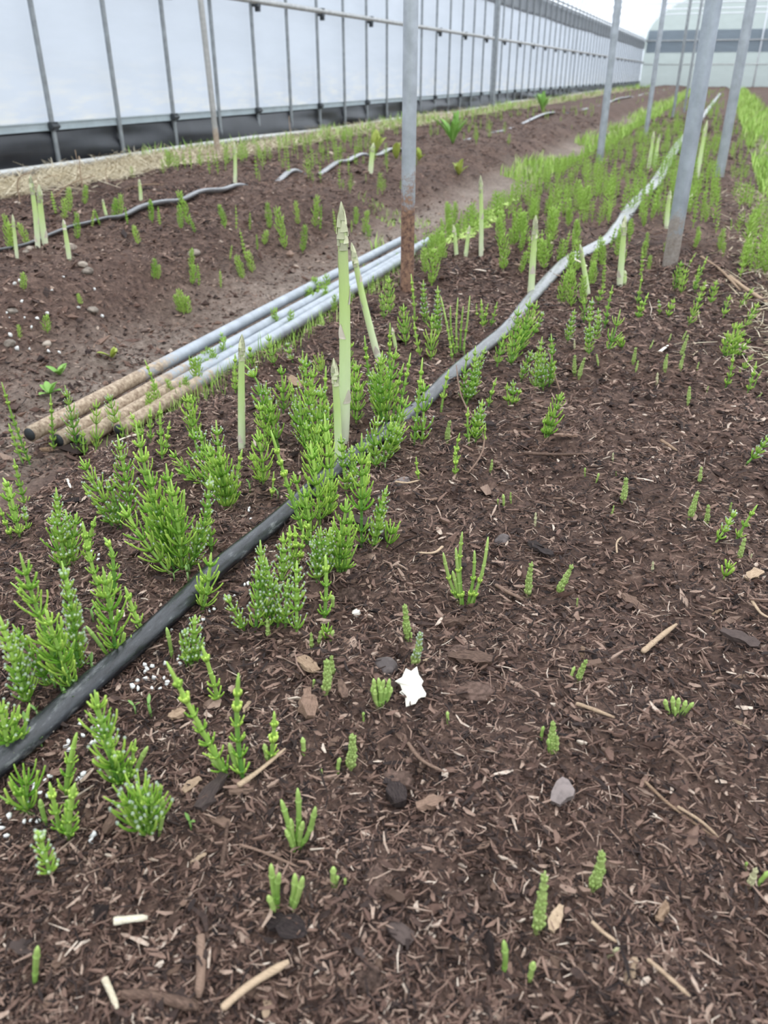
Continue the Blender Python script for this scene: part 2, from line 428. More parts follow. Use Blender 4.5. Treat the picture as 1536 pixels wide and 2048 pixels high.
tag(link('ceiling', sheet('ceiling', roof, 80, 60, M_ROOF)), 'clear plastic film arched over the tunnel', kind='structure')
def endw(yy):
    a = np.linspace(0, np.pi, 40); x, z = arch(a)
    V = [[WX, yy, -.1]]+[[p, yy, q] for p, q in zip(x, z)]+[[EX, yy, -.1]]
    return V
V = endw(Y1); ctr = len(V); V.append([XC, Y1, .8])
T = [[i, i+1, ctr] for i in range(ctr-1)]+[[ctr-1, 0, ctr]]
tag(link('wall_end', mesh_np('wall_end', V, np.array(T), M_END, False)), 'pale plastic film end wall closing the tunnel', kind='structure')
V = endw(Y0); V.append([XC, Y0, .8])
tag(link('wall_back', mesh_np('wall_back', V, np.array(T), M_END, False)), 'plastic film end wall behind the viewer', kind='structure')

mb = MB(); mb.box((XC, Y1-.03, 1.72), (RX-.1, .004, .42))  # added panel, stands in for outside hills showing through the film
tag(link('hills_panel_1', mb.mesh('hills_panel_1', M_BAND, False)), 'added blue-grey panel standing in for hills beyond the end wall', kind='structure')
# black skirt below the film, sagging folds
def skirt(u, v):
    y = Y0+(Y1-Y0)*u; z = -.16+.345*v
    x = WX+.005+.035*np.sin(np.pi*v)*(.6+1.2*vnoise(y*1.1, z*2, 31))+.05*vnoise(y*1.3, z*13+y*.5, 32)*np.sin(np.pi*v)
    return np.stack([x, y, z], 1)
sk = link('plastic_skirt', sheet('plastic_skirt', skirt, 560, 18, M_BLACK))
sm = sk.modifiers.new('thickness', 'SOLIDIFY'); sm.thickness = .002
tag(sk, 'creased black plastic skirt along the foot of the white side wall', 'plastic sheet')
# film flap hanging from the eave
def flap(u, v):
    y = 3.0+(Y1-3.0)*u; z = 1.42+.30*v+.03*vnoise(y*.6, y*0, 41)*(1-v)
    return np.stack([WX+.004+.01*vnoise(y*3, z*5, 42), y, z], 1)
fo = link('film_flap', sheet('film_flap', flap, 300, 6, M_FLAP)); sm = fo.modifiers.new('thickness', 'SOLIDIFY'); sm.thickness = .001
tag(fo, 'greyish film flap hanging from the eave above the side rail', 'plastic sheet')

# channel rail at the film's lower edge
mb = MB(); mb.box((WX+.012, (Y0+Y1)/2, .197), (.007, (Y1-Y0)/2, .021)); mb.box((WX+.02, (Y0+Y1)/2, .215), (.004, (Y1-Y0)/2, .003)); mb.box((WX+.02, (Y0+Y1)/2, .179), (.004, (Y1-Y0)/2, .003))
tag(link('film_channel', mb.mesh('film_channel', M_CHANNEL, False)), 'flat grey channel holding the white film above the black skirt', 'rail')
# mid rail and eave rails
def straight_pipe(name, x, z, r, y0, y1, mat, label, cat, wob=0.):
    ys = np.linspace(y0, y1, 60); mb = MB()
    mb.tube(np.stack([x+wob*vnoise(ys*.7, ys*0, 51), ys, z+wob*vnoise(ys*.5, ys*0+3, 52)], 1), r, 10)
    return tag(link(name, mb.mesh(name, mat)), label, cat)
RAILX = WX+.075
straight_pipe('side_rail', RAILX, .945, .021, Y0, Y1, M_RAIL, 'pale round rail running along the white wall at mid height', 'rail')
straight_pipe('eave_rail', WX+.06, 1.79, .018, Y0, Y1, M_HOOP, 'upper of the two dark pipes along the eave', 'rail')
straight_pipe('eave_rail', WX+.085, 1.72, .016, Y0, Y1, M_HOOP, 'lower of the two dark pipes along the eave', 'rail')
straight_pipe('ground_pipe', WX+.085, .015, .017, Y0, Y1, M_GPIPE, 'whitish pipe lying along the foot of the black skirt', 'pipe', .05)

# hoops
def hoop_mesh():
    zs = np.linspace(-.2, ZW-.02, 8); a = np.linspace(.01, np.pi-.01, 44); x, z = arch(a)
    P = [[WX+.03, 0, q] for q in zs]+[[p+.03*np.cos(t), 0, q-.03] for p, q, t in zip(x, z, a)]+[[EX-.03, 0, q] for q in zs[::-1]]
    mb = MB(); mb.tube(P, .0145, 8); return mb.mesh('hoop_pipe', M_HOOP)
HM = hoop_mesh()
mb = MB(); mb.box((0, 0, -.002), (.036, .026, .030)); mb.box((.014, .014, -.040), (.018, .014, .024)); CLM = mb.mesh('rail_clamp', M_CLAMP, False)
mb = MB(); mb.box((0, 0, 0), (.020, .024, .022)); mb.tube([(.018, -.03, 0), (.018, .03, 0)], .012, 8); CLC = mb.mesh('channel_clip', M_CLAMP, False)
ORD = ['first', 'second', 'third', 'fourth', 'fifth', 'sixth', 'seventh', 'eighth', 'ninth', 'tenth', 'eleventh', 'twelfth', 'thirteenth', 'fourteenth', 'fifteenth', 'sixteenth', 'seventeenth', 'eighteenth', 'nineteenth', 'twentieth']
_t = ['first', 'second', 'third', 'fourth', 'fifth', 'sixth', 'seventh', 'eighth', 'ninth']
ORD += ['twenty-'+q for q in _t]+['thirtieth']+['thirty-'+q for q in _t]+['fortieth']
y = 4.014; k = 0
while y < Y1-.3:
    r_ = empty('hoop', (0, y, 0)); link('hoop_pipe', HM, r_)
    if k % 2 == 0:
        link('rail_clamp', CLM, r_, (RAILX-.02, .022, .945-.004))
        link('channel_clip', CLC, r_, (WX+.032, 0, .197))
    lab = ORD[k]+' grey hoop pipe from the left along the white wall' if k < 30 else 'grey hoop pipe far down the white wall, past the first thirty'
    tag(r_, lab, 'pipe', 'hoop pipes of the tunnel'); y += .6005; k += 1

# cross ties under the roof with hangers
yk = 13.0; k = 0
while yk < 41.5:
    r_ = empty('cross_tie', (0, yk, 2.62)); mb = MB()
    a0 = math.asin((2.62-ZW)/RZ); xl = XC-RX*math.cos(a0)
    mb.tube([(xl+.03, 0, 0), (2*XC-xl-.03, 0, 0)], .019, 8); link('tie_pipe', mb.mesh('tie_pipe', M_WPOST), r_)
    for xx in (-1.2, .5, 2.2):
        zz = ZW+RZ*math.sqrt(1-((xx-XC)/RX)**2); mb = MB(); mb.tube([(xx, 0, 0), (xx, 0, zz-2.66)], .011, 6); link('hanger', mb.mesh('hanger', M_RAIL), r_)
    tag(r_, f'white cross tie under the arched roof, {ORD[k]} counting from the near end', 'pipe', 'roof cross ties'); yk += 3.0; k += 1
for xx, nm in ((-1.2, 'nearest the white wall'), (.5, 'along the roof middle'), (2.2, 'on the far slope')):
    zz = ZW+RZ*math.sqrt(1-((xx-XC)/RX)**2)-.045
    straight_pipe('roof_purlin', xx, zz, .012, 3, Y1, M_RAIL, 'thin purlin pipe under the roof film '+nm, 'pipe')
# end wall frame
mb = MB()
for xx in (-1.4, 1.2, 2.4): mb.tube([(xx, Y1-.06, -.15), (xx, Y1-.06, ZW+RZ*math.sqrt(1-((xx-XC)/RX)**2))], .025, 8)
for i, xx in enumerate((-1.4, 1.2, 2.4)):
    mb = MB(); mb.tube([(xx, Y1-.06, -.15), (xx, Y1-.06, ZW+RZ*math.sqrt(1-((xx-XC)/RX)**2)-.02)], .03, 8)
    tag(link('end_wall_post', mb.mesh('end_wall_post', M_WPOST)), ORD[i]+' white upright from the left on the end wall', 'post', 'end wall uprights')
for i, zz in enumerate((.85, 1.75)):
    mb = MB(); mb.tube([(WX+.05, Y1-.1, zz), (EX-.05, Y1-.1, zz)], .022, 8)
    tag(link('end_wall_rail', mb.mesh('end_wall_rail', M_RAIL)), ('lower' if i == 0 else 'upper')+' grey crossbar on the end wall', 'rail')

# ------------------------------------------------------------------ support posts
def roofz(x): return ZW+RZ*math.sqrt(max(0, 1-((x-XC)/RX)**2))-.02
def post(px, py, r, mat, label, tilt=0., z1=None):
    b = ground(px, py); zt = roofz(b[0]) if z1 is None else z1
    mb = MB(); n = 24; zz = np.linspace(-.25, zt-b[2], n)
    mb.tube(np.stack([zz*0+tilt*zz, zz*0, zz], 1), r, 16)
    o = link('support_post', mb.mesh('support_post', mat), None, b)
    return tag(o, label, 'post', 'tunnel support posts')
post(814, 580, .0158, M_POSTR, 'grey steel post with a rust-eaten brown foot beside the lying pipes')
post(1340, 528, .0200, M_POSTD, 'thick grey post with a dusty brown foot close to the pale hose')
post(1438, 352, .0230, M_POST, 'blue-grey post standing behind the thick dusty-footed post, farther along the bed')
post(1198, 328, .0205, M_POST, 'slim grey post standing on the bed edge amid green horsetails, next beyond the rusty post')
post(1291, 272, .0190, M_POST, 'grey post with a whitish worn foot, second beyond the rusty post')
post(1345, 236, .0160, M_HOOP, 'thin dark post, third beyond the rusty post')
post(1368, 224, .0150, M_HOOP, 'thin dark post, fourth beyond the rusty post')
post(1380, 238, .0330, M_WPOST, 'broad white post rising just left of the thick dusty-footed post')
post(437, 318, .0165, metal_mat('wall_post', (.42, .41, .39), .16, .9, .5, soft=.04, rustcol=((.3, .2, .12), (.5, .42, .33))), 'slightly leaning post with a tan flaking foot before the black skirt', -.028)
post(985, 218, .030, M_HOOP, 'grey post standing among the far hoop pipes beyond the leafy weed')
post(1138, 192, .038, M_HOOP, 'distant grey post among the hoop pipes')

# ------------------------------------------------------------------ pipes lying in the path
def lying_pipe(x, y0, y1, z0, z1, r, label):
    n = 40; ys = np.linspace(y0, y1, n)
    pts = np.stack([x+.004*np.sin(ys*2+x*30)+0*ys, ys, np.linspace(z0, z1, n)], 1)
    mb = MB(); mb.tube(pts, r, 14)
    root = empty('steel_pipe', (0, 0, 0)); link('pipe_wall', mb.mesh('pipe_wall', M_PIPE), root)
    mb = MB(); mb.tube([pts[0]+(0, -.001, 0), pts[0]+(0, .001, 0)], r*.82, 14); link('bore_shade', mb.mesh('bore_shade', M_CLAMP), root)  # dark disc stands in for the shade inside the pipe bore
    tag(root, label, 'pipe', 'pipes lying on the path')
for x, a, b_, z0, z1, lab in [(-1.043, 1.0, 3.0, -.105, -.100, 'outermost of the pipes on the path, rusty tan near end, farthest from the hose'),
                              (-.996, 1.02, 2.95, -.118, -.110, 'second pipe on the path, counted from the bare trodden soil'),
                              (-.962, 1.04, 3.05, -.122, -.108, 'third pipe on the path, counted from the bare trodden soil'),
                              (-.926, 1.10, 2.75, -.120, -.098, 'fourth pipe on the path, partly hidden by horsetails'),
                              (-.978, 1.5, 3.3, -.083, -.088, 'pipe resting on top of the two middle pipes')]:
    if 'top' in lab: continue
    lying_pipe(x, a, b_, z0, z1, .0142, lab)

# ------------------------------------------------------------------ drip hoses
def smooth_path(P, n):
    P = np.asarray(P, float); d = np.r_[0, np.cumsum(np.linalg.norm(np.diff(P, axis=0), axis=1))]
    s = np.linspace(0, d[-1]**.55, n)**(1/.55)
    Q = np.stack([np.interp(s, d, P[:, i]) for i in range(3)], 1)
    for _ in range(3): Q[1:-1] = .25*Q[:-2]+.5*Q[1:-1]+.25*Q[2:]
    return Q
hp = [(-60, 1612), (0, 1560), (75, 1492), (150, 1422), (225, 1360), (300, 1298), (365, 1236), (430, 1168), (495, 1112), (560, 1058), (625, 1000), (690, 945), (760, 890), (850, 815), (920, 745), (985, 693), (1025, 655), (1055, 612), (1085, 578), (1130, 530), (1180, 507), (1215, 490), (1240, 455), (1270, 410), (1312, 370), (1330, 338), (1345, 310), (1362, 285), (1388, 258), (1420, 215), (1440, 188)]
HP = np.array([ground(*p) for p in hp])
near = HP[:, 1] < 1.05
HP[:, 2] += np.where(near, .014, np.where(HP[:, 1] < 2.2, .010, .012))
HQ = smooth_path(HP, 260)
ylin = HQ[:, 1]
wid = np.interp(ylin, [.3, .6, .9, 1.2, 1.8, 2.4, 3.5, 6], [.0098, .0100, .0100, .0112, .0138, .0185, .024, .028])
thk = np.interp(ylin, [.3, .6, .9, 1.2, 1.8, 2.4, 3.5, 6], [.55, .52, .50, .46, .40, .30, .25, .25])
roll_tilt = np.interp(ylin, [.3, .6, .9, 1.3, 1.8, 2.4, 4], [.55, .5, .75, .45, .2, .25, .15])+.12*vnoise(ylin*4, ylin*0, 61)
# ribbon-like section: lens with two creased edges, rolled about the hose axis
def hose_mesh(name, Q, wid, thk, tilt, mat):
    n = len(Q); tan = np.gradient(Q, axis=0); tan /= np.linalg.norm(tan, axis=1)[:, None]
    side_ = np.cross(tan, [0, 0, 1.0]); side_ /= np.linalg.norm(side_, axis=1)[:, None]
    upn = np.cross(side_, tan)
    c, s = np.cos(tilt)[:, None], np.sin(tilt)[:, None]
    U = side_*c-upn*s; W_ = side_*s+upn*c
    sec = [(-1, 0), (-.72, .62), (-.3, .95), (.2, 1.), (.68, .7), (1, 0), (.68, -.6), (0, -.9), (-.68, -.6)]
    V = []
    for a, b in sec: V.append(Q+U*(a*wid)[:, None]+W_*(b*wid*thk)[:, None])
    V = np.stack(V, 1).reshape(-1, 3); m = len(sec); kk = np.arange(m); q = []
    for i in range(n-1): q.append(np.stack([i*m+kk, i*m+(kk+1) % m, (i+1)*m+(kk+1) % m, (i+1)*m+kk], 1))
    return mesh_np(name, V, np.concatenate(q), mat)
HQ[:, 2] += .004*vnoise(ylin*9, ylin*0, 62)
hz = hose_mesh('drip_hose', HQ, wid*(1+.12*vnoise(ylin*6, ylin*0+1, 63)*(ylin > 1.2)), thk, roll_tilt, M_HOSE)
tag(link('drip_hose', hz), 'black flattened drip hose running the length of the middle bed', 'hose')
ys = np.r_[np.linspace(1.2, 6, 160), np.linspace(6.1, 36, 120)]
xs = -1.80+.02*np.sin(ys*1.1)+.04*vnoise(ys*.8, ys*0, 71)
zs = height(xs, ys)
bury = np.interp(ys, [1.2, 1.9, 2.2, 2.5, 3.05, 3.2, 3.4, 3.55, 3.66, 3.8, 4.0, 4.3, 4.45, 5.0, 5.3, 8.5, 9.3, 10.8, 11.2, 16, 16.5, 19, 20, 36], [.004, .006, .010, .012, .010, -.02, -.02, .008, .008, -.02, .006, .009, .006, .010, -.025, -.025, .018, .018, -.02, -.02, .02, .02, -.02, -.02])
Q2 = np.stack([xs, ys, zs+bury], 1)
for _ in range(4): Q2[1:-1] = .25*Q2[:-2]+.5*Q2[1:-1]+.25*Q2[2:]
hz2 = hose_mesh('old_drip_hose', Q2, np.interp(ys, [1, 2.2, 2.4, 9, 20], [.010, .014, .024, .036, .04]), ys*0+.4, ys*0-.35+.3*vnoise(ys, ys*0, 72), M_HOSE2)
tag(link('old_drip_hose', hz2), 'grey drip hose half buried in the bed nearest the white wall', 'hose')

# ------------------------------------------------------------------ horsetails
def branch(mb, az, length, r, out0, out1, sides=5, seg=4, r_off=.0, zoff=0.):
    """one branch leaving the axis at angle out0 (from vertical) and bending up to out1"""
    P = [np.array([r_off, 0, zoff])]; st = length/seg
    for i in range(seg):
        a = out0+(out1-out0)*(i/(seg-1) if seg > 1 else 0)
        P.append(P[-1]+st*np.array([math.sin(a), 0, math.cos(a)]))
    P.append(P[-1]+(P[-1]-P[-2])*.10)
    P = np.array(P); c, s = math.cos(az), math.sin(az)
    P = np.stack([P[:, 0]*c, P[:, 0]*s, P[:, 2]], 1)
    rad = np.r_[r*.75, np.full(seg-1, r), r*.86, r*.35]
    mb.tube(P, rad, sides)
    return P[-1]
def whorl_mesh(kind, seed):
    rng = random.Random(seed); mb = MB(); tips = []
    n = {'long': 7, 'mid': 7, 'bud': 7}[kind]
    r = {'long': .042, 'mid': .074, 'bud': .18}[kind]
    for i in range(n):
        if kind == 'long' and rng.random() < .12: continue
        L = rng.uniform(.7, 1.05)
        o0, o1 = {'long': (rng.uniform(.80, 1.05), rng.uniform(.20, .5)), 'mid': (rng.uniform(.8, 1.1), rng.uniform(.3, .6)), 'bud': (rng.uniform(.5, .8), rng.uniform(.1, .4))}[kind]
        tips.append(branch(mb, 2*math.pi*(i+rng.uniform(-.25, .25))/n, L, r*rng.uniform(.85, 1.1), o0, o1, 5, 4 if kind != 'bud' else 3, .06))
    return mb.mesh('whorl_'+kind, None), tips
WH = {}
for kd in ('long', 'mid', 'bud'):
    for sd in range(4): WH[kd, sd] = whorl_mesh(kd, hash((len(kd), sd)) & 255)
MATV = {}
def whorl_with_mat(kd, sd, mat):
    if (kd, sd, mat.name) not in MATV:
        me = WH[kd, sd][0].copy(); me.materials.clear(); me.materials.append(mat); MATV[kd, sd, mat.name] = me
    return MATV[kd, sd, mat.name]
def ico(mb, c, r):
    t = (1+5**.5)/2; v = np.array([(-1, t, 0), (1, t, 0), (-1, -t, 0), (1, -t, 0), (0, -1, t), (0, 1, t), (0, -1, -t), (0, 1, -t), (t, 0, -1), (t, 0, 1), (-t, 0, -1), (-t, 0, 1)], float)
    v /= np.linalg.norm(v[0])
    f = [(0, 11, 5), (0, 5, 1), (0, 1, 7), (0, 7, 10), (0, 10, 11), (1, 5, 9), (5, 11, 4), (11, 10, 2), (10, 7, 6), (7, 1, 8), (3, 9, 4), (3, 4, 2), (3, 2, 6), (3, 6, 8), (3, 8, 9), (4, 9, 5), (2, 4, 11), (6, 2, 10), (8, 6, 7), (9, 8, 1)]
    mb.add(np.asarray(c)+v*r, (), f)
DEW = {}
for kd in ('mid', 'bud', 'long'):
    for sd in range(4):
        mb = MB()
        for tp in WH[kd, sd][1]:
            ico(mb, tp, {'mid': .115, 'bud': .21, 'long': .07}[kd])
        DEW[kd, sd] = mb.mesh('dew_drops', M_DEW)
def align(d, spin):
    d = Vector(d).normalized(); q = Vector((0, 0, 1)).rotation_difference(d)
    return q @ Quaternion((0, 0, 1), spin)
ZUP = np.array([0, 0, 1.0])
def stem_curve(L, dvec, rng, n):
    """points from base to tip in local space"""
    t = np.linspace(0, 1, n)[:, None]; d = np.asarray(dvec, float); top = d*L
    bend = .10*L*rng.uniform(-1, 1)
    sidev = np.cross(d, [0.3, .9, .2]); sidev /= np.linalg.norm(sidev)+1e-9
    lift = ZUP*L*.12*(1-abs(d[2]))
    return t*top+np.sin(np.pi*t)*(sidev*bend*.5-lift)
SHOOTS = []
def shoot(base, top, typ, label, group='horsetail shoots', dew=False, seed=0, curl=0):
    rng = random.Random(seed)
    base = np.array(base); v = np.asarray(top)-base; L = float(np.linalg.norm(v)); d = v/L
    # a little lean towards or away from the viewer
    d = d+VH*rng.uniform(-.12, .12); d /= np.linalg.norm(d)
    root = empty('horsetail_sprout' if typ in 'YBE' else 'horsetail', tuple(base))
    dew = dew or typ == 'D' or (typ == 'P' and rng.random() < .3 and base[1] < 1.3)
    smat = {'Y': M_HTY, 'B': M_HTB, 'E': M_HTP, 'F': M_HTB}.get(typ, M_HTSTEM); wmat = {'Y': M_HTY, 'B': M_HTY, 'E': M_HTP}.get(typ, M_HT)
    npt = 14; C = stem_curve(L, d, rng, npt)
    if curl:
        for i in range(npt-4, npt):
            k = (i-(npt-5))/4.; C[i] += (RGT*curl*.09-ZUP*.10*k*1.1)*k*L
    r0 = {'P': .0015, 'S': .0017, 'D': .0015, 'Y': .0022, 'E': .0022, 'B': .0018, 'T': .0018, 'F': .0017}[typ]
    r0 = max(.0008, min(r0, {'Y': .07, 'E': .08, 'B': .10}.get(typ, .028)*L))
    tt = np.linspace(0, 1, npt)
    if typ in ('Y', 'E'): rad = r0*np.interp(tt, [0, .3, .6, .85, 1], [1., 1.25, 1.1, .7, .25])
    elif typ == 'B': rad = r0*np.interp(tt, [0, .4, .8, .95, 1], [.75, .9, 1, .75, .3])
    else: rad = r0*np.interp(tt, [0, .5, .8, .97, 1], [1, 1, .95, .75, .3])
    mb = MB(); P0 = np.concatenate([[C[0]-d*.012], C]); mb.tube(P0, np.r_[rad[0], rad], 6)
    # node sheaths
    inter = {'P': .0140, 'S': .0140, 'D': .0100, 'Y': .0046, 'E': .0060, 'B': .014, 'T': .011, 'F': .016}[typ]
    nn = int(np.clip(round(L*.9/inter), 2, 11 if typ != 'Y' else 7))
    for j in range(nn):
        t = (j+.5)/nn*(.92 if typ not in ('S',) else .86); c = np.array([np.interp(t, tt, C[:, i]) for i in range(3)])
        tg = np.array([np.interp(min(1, t+.02), tt, C[:, i]) for i in range(3)])-c; tg /= np.linalg.norm(tg)+1e-9
        rr = float(np.interp(t, tt, rad)); mb.tube([c, c+tg*.0022, c+tg*.0026], [rr*1.02, rr*(1.32 if typ not in 'BF' else 1.24), rr*1.02], 6, cap=False)
    link('stem', mb.mesh('horsetail_stem', smat), root)
    if typ == 'B': nodes = []
    else: nodes = [(j+.5)/nn for j in range(nn)]
    for j, t0 in enumerate(nodes):
        t = t0*(.86 if typ == 'S' else .90)
        if typ == 'P': ln = min(.30*L, .0235)*np.interp(t, [0, .15, .4, .7, 1], [.55, .9, 1, .62, .28])
        elif typ == 'S': ln = min(.16*L, .0098)*np.interp(t, [0, .3, .6, 1], [1.15, 1, .75, .45])
        elif typ == 'D': ln = min(.22*L, .0125)*np.interp(t, [0, .3, .6, 1], [1.15, 1, .85, .42])
        elif typ in ('Y', 'E'): ln = min(.20*L, .0068)*np.interp(t, [0, .3, .6, 1], [1.1, 1, .8, .55])
        elif typ == 'F': ln = min(.09*L, .0055)*np.interp(t, [0, .5, 1], [1.1, .9, .5])
        elif typ == 'T': ln = min(.6*L, .020)*np.interp(t, [0, .5, 1], [1.1, .9, .55])
        if rng.random() < (.06 if typ != 'F' else .45): continue
        kd = 'long' if ln > .0135 else ('mid' if ln > .0072 else 'bud')
        if typ in ('Y', 'E'): kd = 'bud'
        sd = rng.randrange(4)
        c = np.array([np.interp(t, tt, C[:, i]) for i in range(3)])
        tg = np.array([np.interp(min(1, t+.04), tt, C[:, i]) for i in range(3)])-np.array([np.interp(t-.02, tt, C[:, i]) for i in range(3)])
        o = link('whorl', whorl_with_mat(kd, sd, wmat), root, tuple(c))
        o.rotation_mode = 'QUATERNION'; o.rotation_quaternion = align(tg, rng.uniform(0, 6.28)); zs_ = 1.15 if typ != 'T' else 1.5
        o.scale = (ln, ln, ln*zs_)
        if dew and rng.random() < .85: tag(link('dew_drops', DEW[kd, sd], o), kind='stuff')
    tag(root, label, 'sprout' if typ in 'YBE' else 'horsetail', 'horsetail sprouts' if typ in 'YBE' else group)
    SHOOTS.append((base[0], base[1]))
    return root

# clump: phrase -> list of (top px, base px, type, options)
CL = {}
def clump(phrase, rows): CL[phrase] = rows
clump('slim horsetails before the tan pipe ends', [(10,758,60,928,'S'),(13,850,47,928,'S'),(104,785,108,902,'S'),(133,767,156,907,'P'),(190,800,193,902,'P'),(165,860,170,915,'P')])
clump('horsetails crossing over the pipes', [(216,785,240,866,'P'),(289,720,323,808,'S'),(260,824,286,880,'P'),(300,816,302,887,'S'),(320,803,325,920,'S'),(341,840,331,905,'S'),(375,782,390,876,'P'),(238,835,250,880,'P')])
clump('thin horsetails at the frame edge below the pipe ends', [(31,913,52,1014,'S'),(0,947,39,1077,'S','c'),(0,1012,23,1077,'S'),(47,1012,56,1066,'D'),(12,965,30,1050,'P')])
clump('dense dewy horsetails above the hooked shoot', [(118,967,132,1140,'D'),(126,1025,138,1138,'D'),(150,1030,147,1135,'P'),(190,1035,172,1125,'S'),(100,1030,124,1140,'P')])
clump('forked horsetails beside the hooked tip', [(167,1040,208,1207,'S'),(216,1064,229,1196,'S','h'),(222,1150,219,1200,'B')])
clump('leaning sparse horsetails beside the big feathery patch', [(164,905,239,1053,'P'),(164,971,226,1053,'S'),(215,960,242,1056,'P'),(241,859,262,1048,'P'),(225,1000,236,1058,'P')])
clump('big feathery horsetail patch left of the hose', [(237,1007,344,1153,'P'),(271,850,350,1144,'P'),(300,935,358,1142,'P'),(330,930,366,1144,'P'),(369,978,373,1142,'S'),(345,950,364,1146,'P'),(419,950,382,1137,'D'),(421,996,423,1103,'S'),(285,1000,345,1125,'P'),(310,1010,352,1140,'P'),(395,1040,380,1140,'P')])
clump('bushy horsetails below the left asparagus spear', [(432,840,452,1023,'P'),(385,856,410,965,'P'),(484,900,471,1005,'S'),(339,898,400,966,'P'),(398,855,440,1010,'P'),(415,880,455,1020,'P'),(465,935,462,1020,'P'),(350,935,412,968,'P'),(440,900,458,1022,'P'),(380,791,396,872,'P')])
clump('horsetails between the left and the tallest asparagus', [(497,710,549,890,'P','h'),(562,728,567,827,'P'),(515,806,536,900,'P'),(515,853,527,970,'P'),(583,765,593,848,'S'),(530,770,552,880,'P'),(543,800,560,905,'P'),(500,900,522,968,'P')])
clump('thicket in front of the tallest asparagus', [(614,705,618,880,'P'),(630,723,628,890,'P'),(651,736,640,880,'S'),(656,799,648,900,'P'),(600,790,612,900,'P'),(622,874,630,1000,'P'),(590,800,606,890,'P'),(640,770,632,910,'P'),(612,840,618,930,'P'),(634,850,636,940,'P')])
clump('horsetails straddling the hose below the tallest asparagus', [(545,848,615,1090,'S'),(587,940,618,1050,'P'),(620,885,640,1050,'P'),(648,833,652,1040,'P'),(655,860,660,1030,'S'),(605,975,622,1075,'P'),(664,960,655,1035,'P'),(610,1040,625,1095,'P')])
clump('dewy pair against the hose beside the tallest asparagus', [(682,864,692,986,'D'),(703,890,703,986,'D')])
clump('upright tiered horsetails just right of the hose bend', [(724,856,723,1095,'P'),(740,905,728,1020,'S'),(775,965,744,1098,'D'),(760,1010,748,1098,'P'),(785,1054,773,1096,'T')])
clump('bushy horsetails overhanging the hose', [(757,830,752,940,'P'),(817,790,776,917,'P'),(785,840,765,930,'P'),(800,850,770,925,'P'),(740,880,757,935,'P'),(846,720,828,889,'S'),(847,759,843,889,'P'),(808,820,778,905,'P')])
clump('feathery horsetails behind the tallest asparagus', [(700,674,703,822,'P'),(729,669,755,827,'S'),(765,702,770,838,'P'),(712,720,708,830,'P'),(780,641,782,800,'S'),(794,696,772,852,'P'),(822,709,790,850,'S'),(763,701,765,850,'P'),(745,740,760,840,'P'),(718,760,712,850,'P'),(808,730,785,850,'S')])
clump('small horsetails on bare mulch before the grey pipes', [(573,684,586,726,'P'),(536,666,549,734,'P'),(440,663,453,708,'P'),(471,705,471,786,'S'),(638,715,643,750,'T'),(605,700,608,750,'P'),(500,690,506,735,'P'),(547,945,543,1000,'S')])
clump('dewy clump right of the black hose', [(450,1184,489,1262,'D'),(510,1140,511,1265,'D'),(518,1088,536,1262,'D'),(533,1109,545,1250,'D'),(566,1065,562,1169,'D'),(579,1051,583,1150,'S'),(590,1046,588,1140,'S'),(606,1060,598,1125,'S'),(592,1130,594,1268,'D'),(533,1239,536,1278,'Y'),(553,1170,556,1255,'D'),(577,1150,572,1255,'D')])
clump('wet horsetail cluster beside the hose bend', [(643,1044,637,1163,'D'),(625,1080,634,1165,'D'),(660,1055,650,1160,'D'),(696,997,679,1150,'P'),(715,1090,688,1150,'P'),(701,1015,684,1148,'S'),(680,1060,676,1150,'P'),(650,1117,648,1244,'S'),(665,1190,665,1222,'B'),(668,1040,665,1140,'S')])
clump('dewy horsetails above the near left hose', [(55,1084,141,1380,'P'),(20,1165,85,1215,'S'),(117,1131,156,1345,'D'),(130,1140,150,1340,'D'),(100,1200,146,1382,'P'),(161,1267,167,1324,'S'),(159,1204,160,1238,'Y'),(92,1260,136,1378,'P')])
clump('dewy horsetails at the left frame edge above the hose', [(0,1228,56,1412,'D'),(31,1238,107,1378,'D'),(20,1270,60,1405,'D'),(45,1310,58,1408,'P')])
clump('bright bush in the corner above the near hose', [(3,1381,18,1520,'P'),(36,1415,26,1518,'S'),(53,1417,34,1515,'S'),(-8,1400,8,1520,'P'),(20,1430,22,1522,'P')])
clump('branching horsetails rising behind the near hose', [(211,1123,234,1329,'P'),(168,1258,225,1325,'B'),(250,1173,294,1280,'S'),(262,1270,256,1318,'S'),(247,1265,242,1325,'B')])
clump('horsetail touching the hose at the middle left', [(423,1103,405,1225,'P'),(410,1150,402,1222,'P')])
clump('damp clump under the hose among white grains', [(390,1230,384,1331,'D'),(359,1266,374,1335,'S'),(410,1268,395,1325,'D'),(372,1250,382,1332,'D'),(407,1281,438,1409,'S'),(335,1250,345,1320,'B')])
clump('knobbly horsetails above the pale splinter', [(339,1305,456,1555,'S'),(474,1359,486,1562,'S'),(459,1482,477,1549,'B'),(417,1503,452,1553,'B'),(549,1419,540,1523,'S'),(528,1490,536,1525,'B'),(425,1513,458,1556,'B')])
clump('bright horsetail with side prongs below the near hose', [(193,1372,240,1578,'P'),(205,1430,238,1575,'P'),(268,1487,256,1568,'S'),(293,1500,268,1563,'B'),(232,1490,244,1575,'P'),(198,1520,236,1578,'B')])
clump('thumb-like dewy tuft in the lower left', [(250,1578,290,1668,'T','d'),(272,1570,294,1674,'T','d'),(288,1590,298,1676,'D'),(327,1588,318,1672,'B'),(308,1580,306,1674,'T','d'),(245,1615,284,1668,'B')])
clump('pronged shoots near the lower left white grains', [(154,1465,131,1596,'S'),(101,1560,122,1672,'S'),(156,1552,138,1680,'S'),(77,1604,94,1656,'B'),(78,1656,102,1755,'D'),(133,1605,134,1675,'B')])
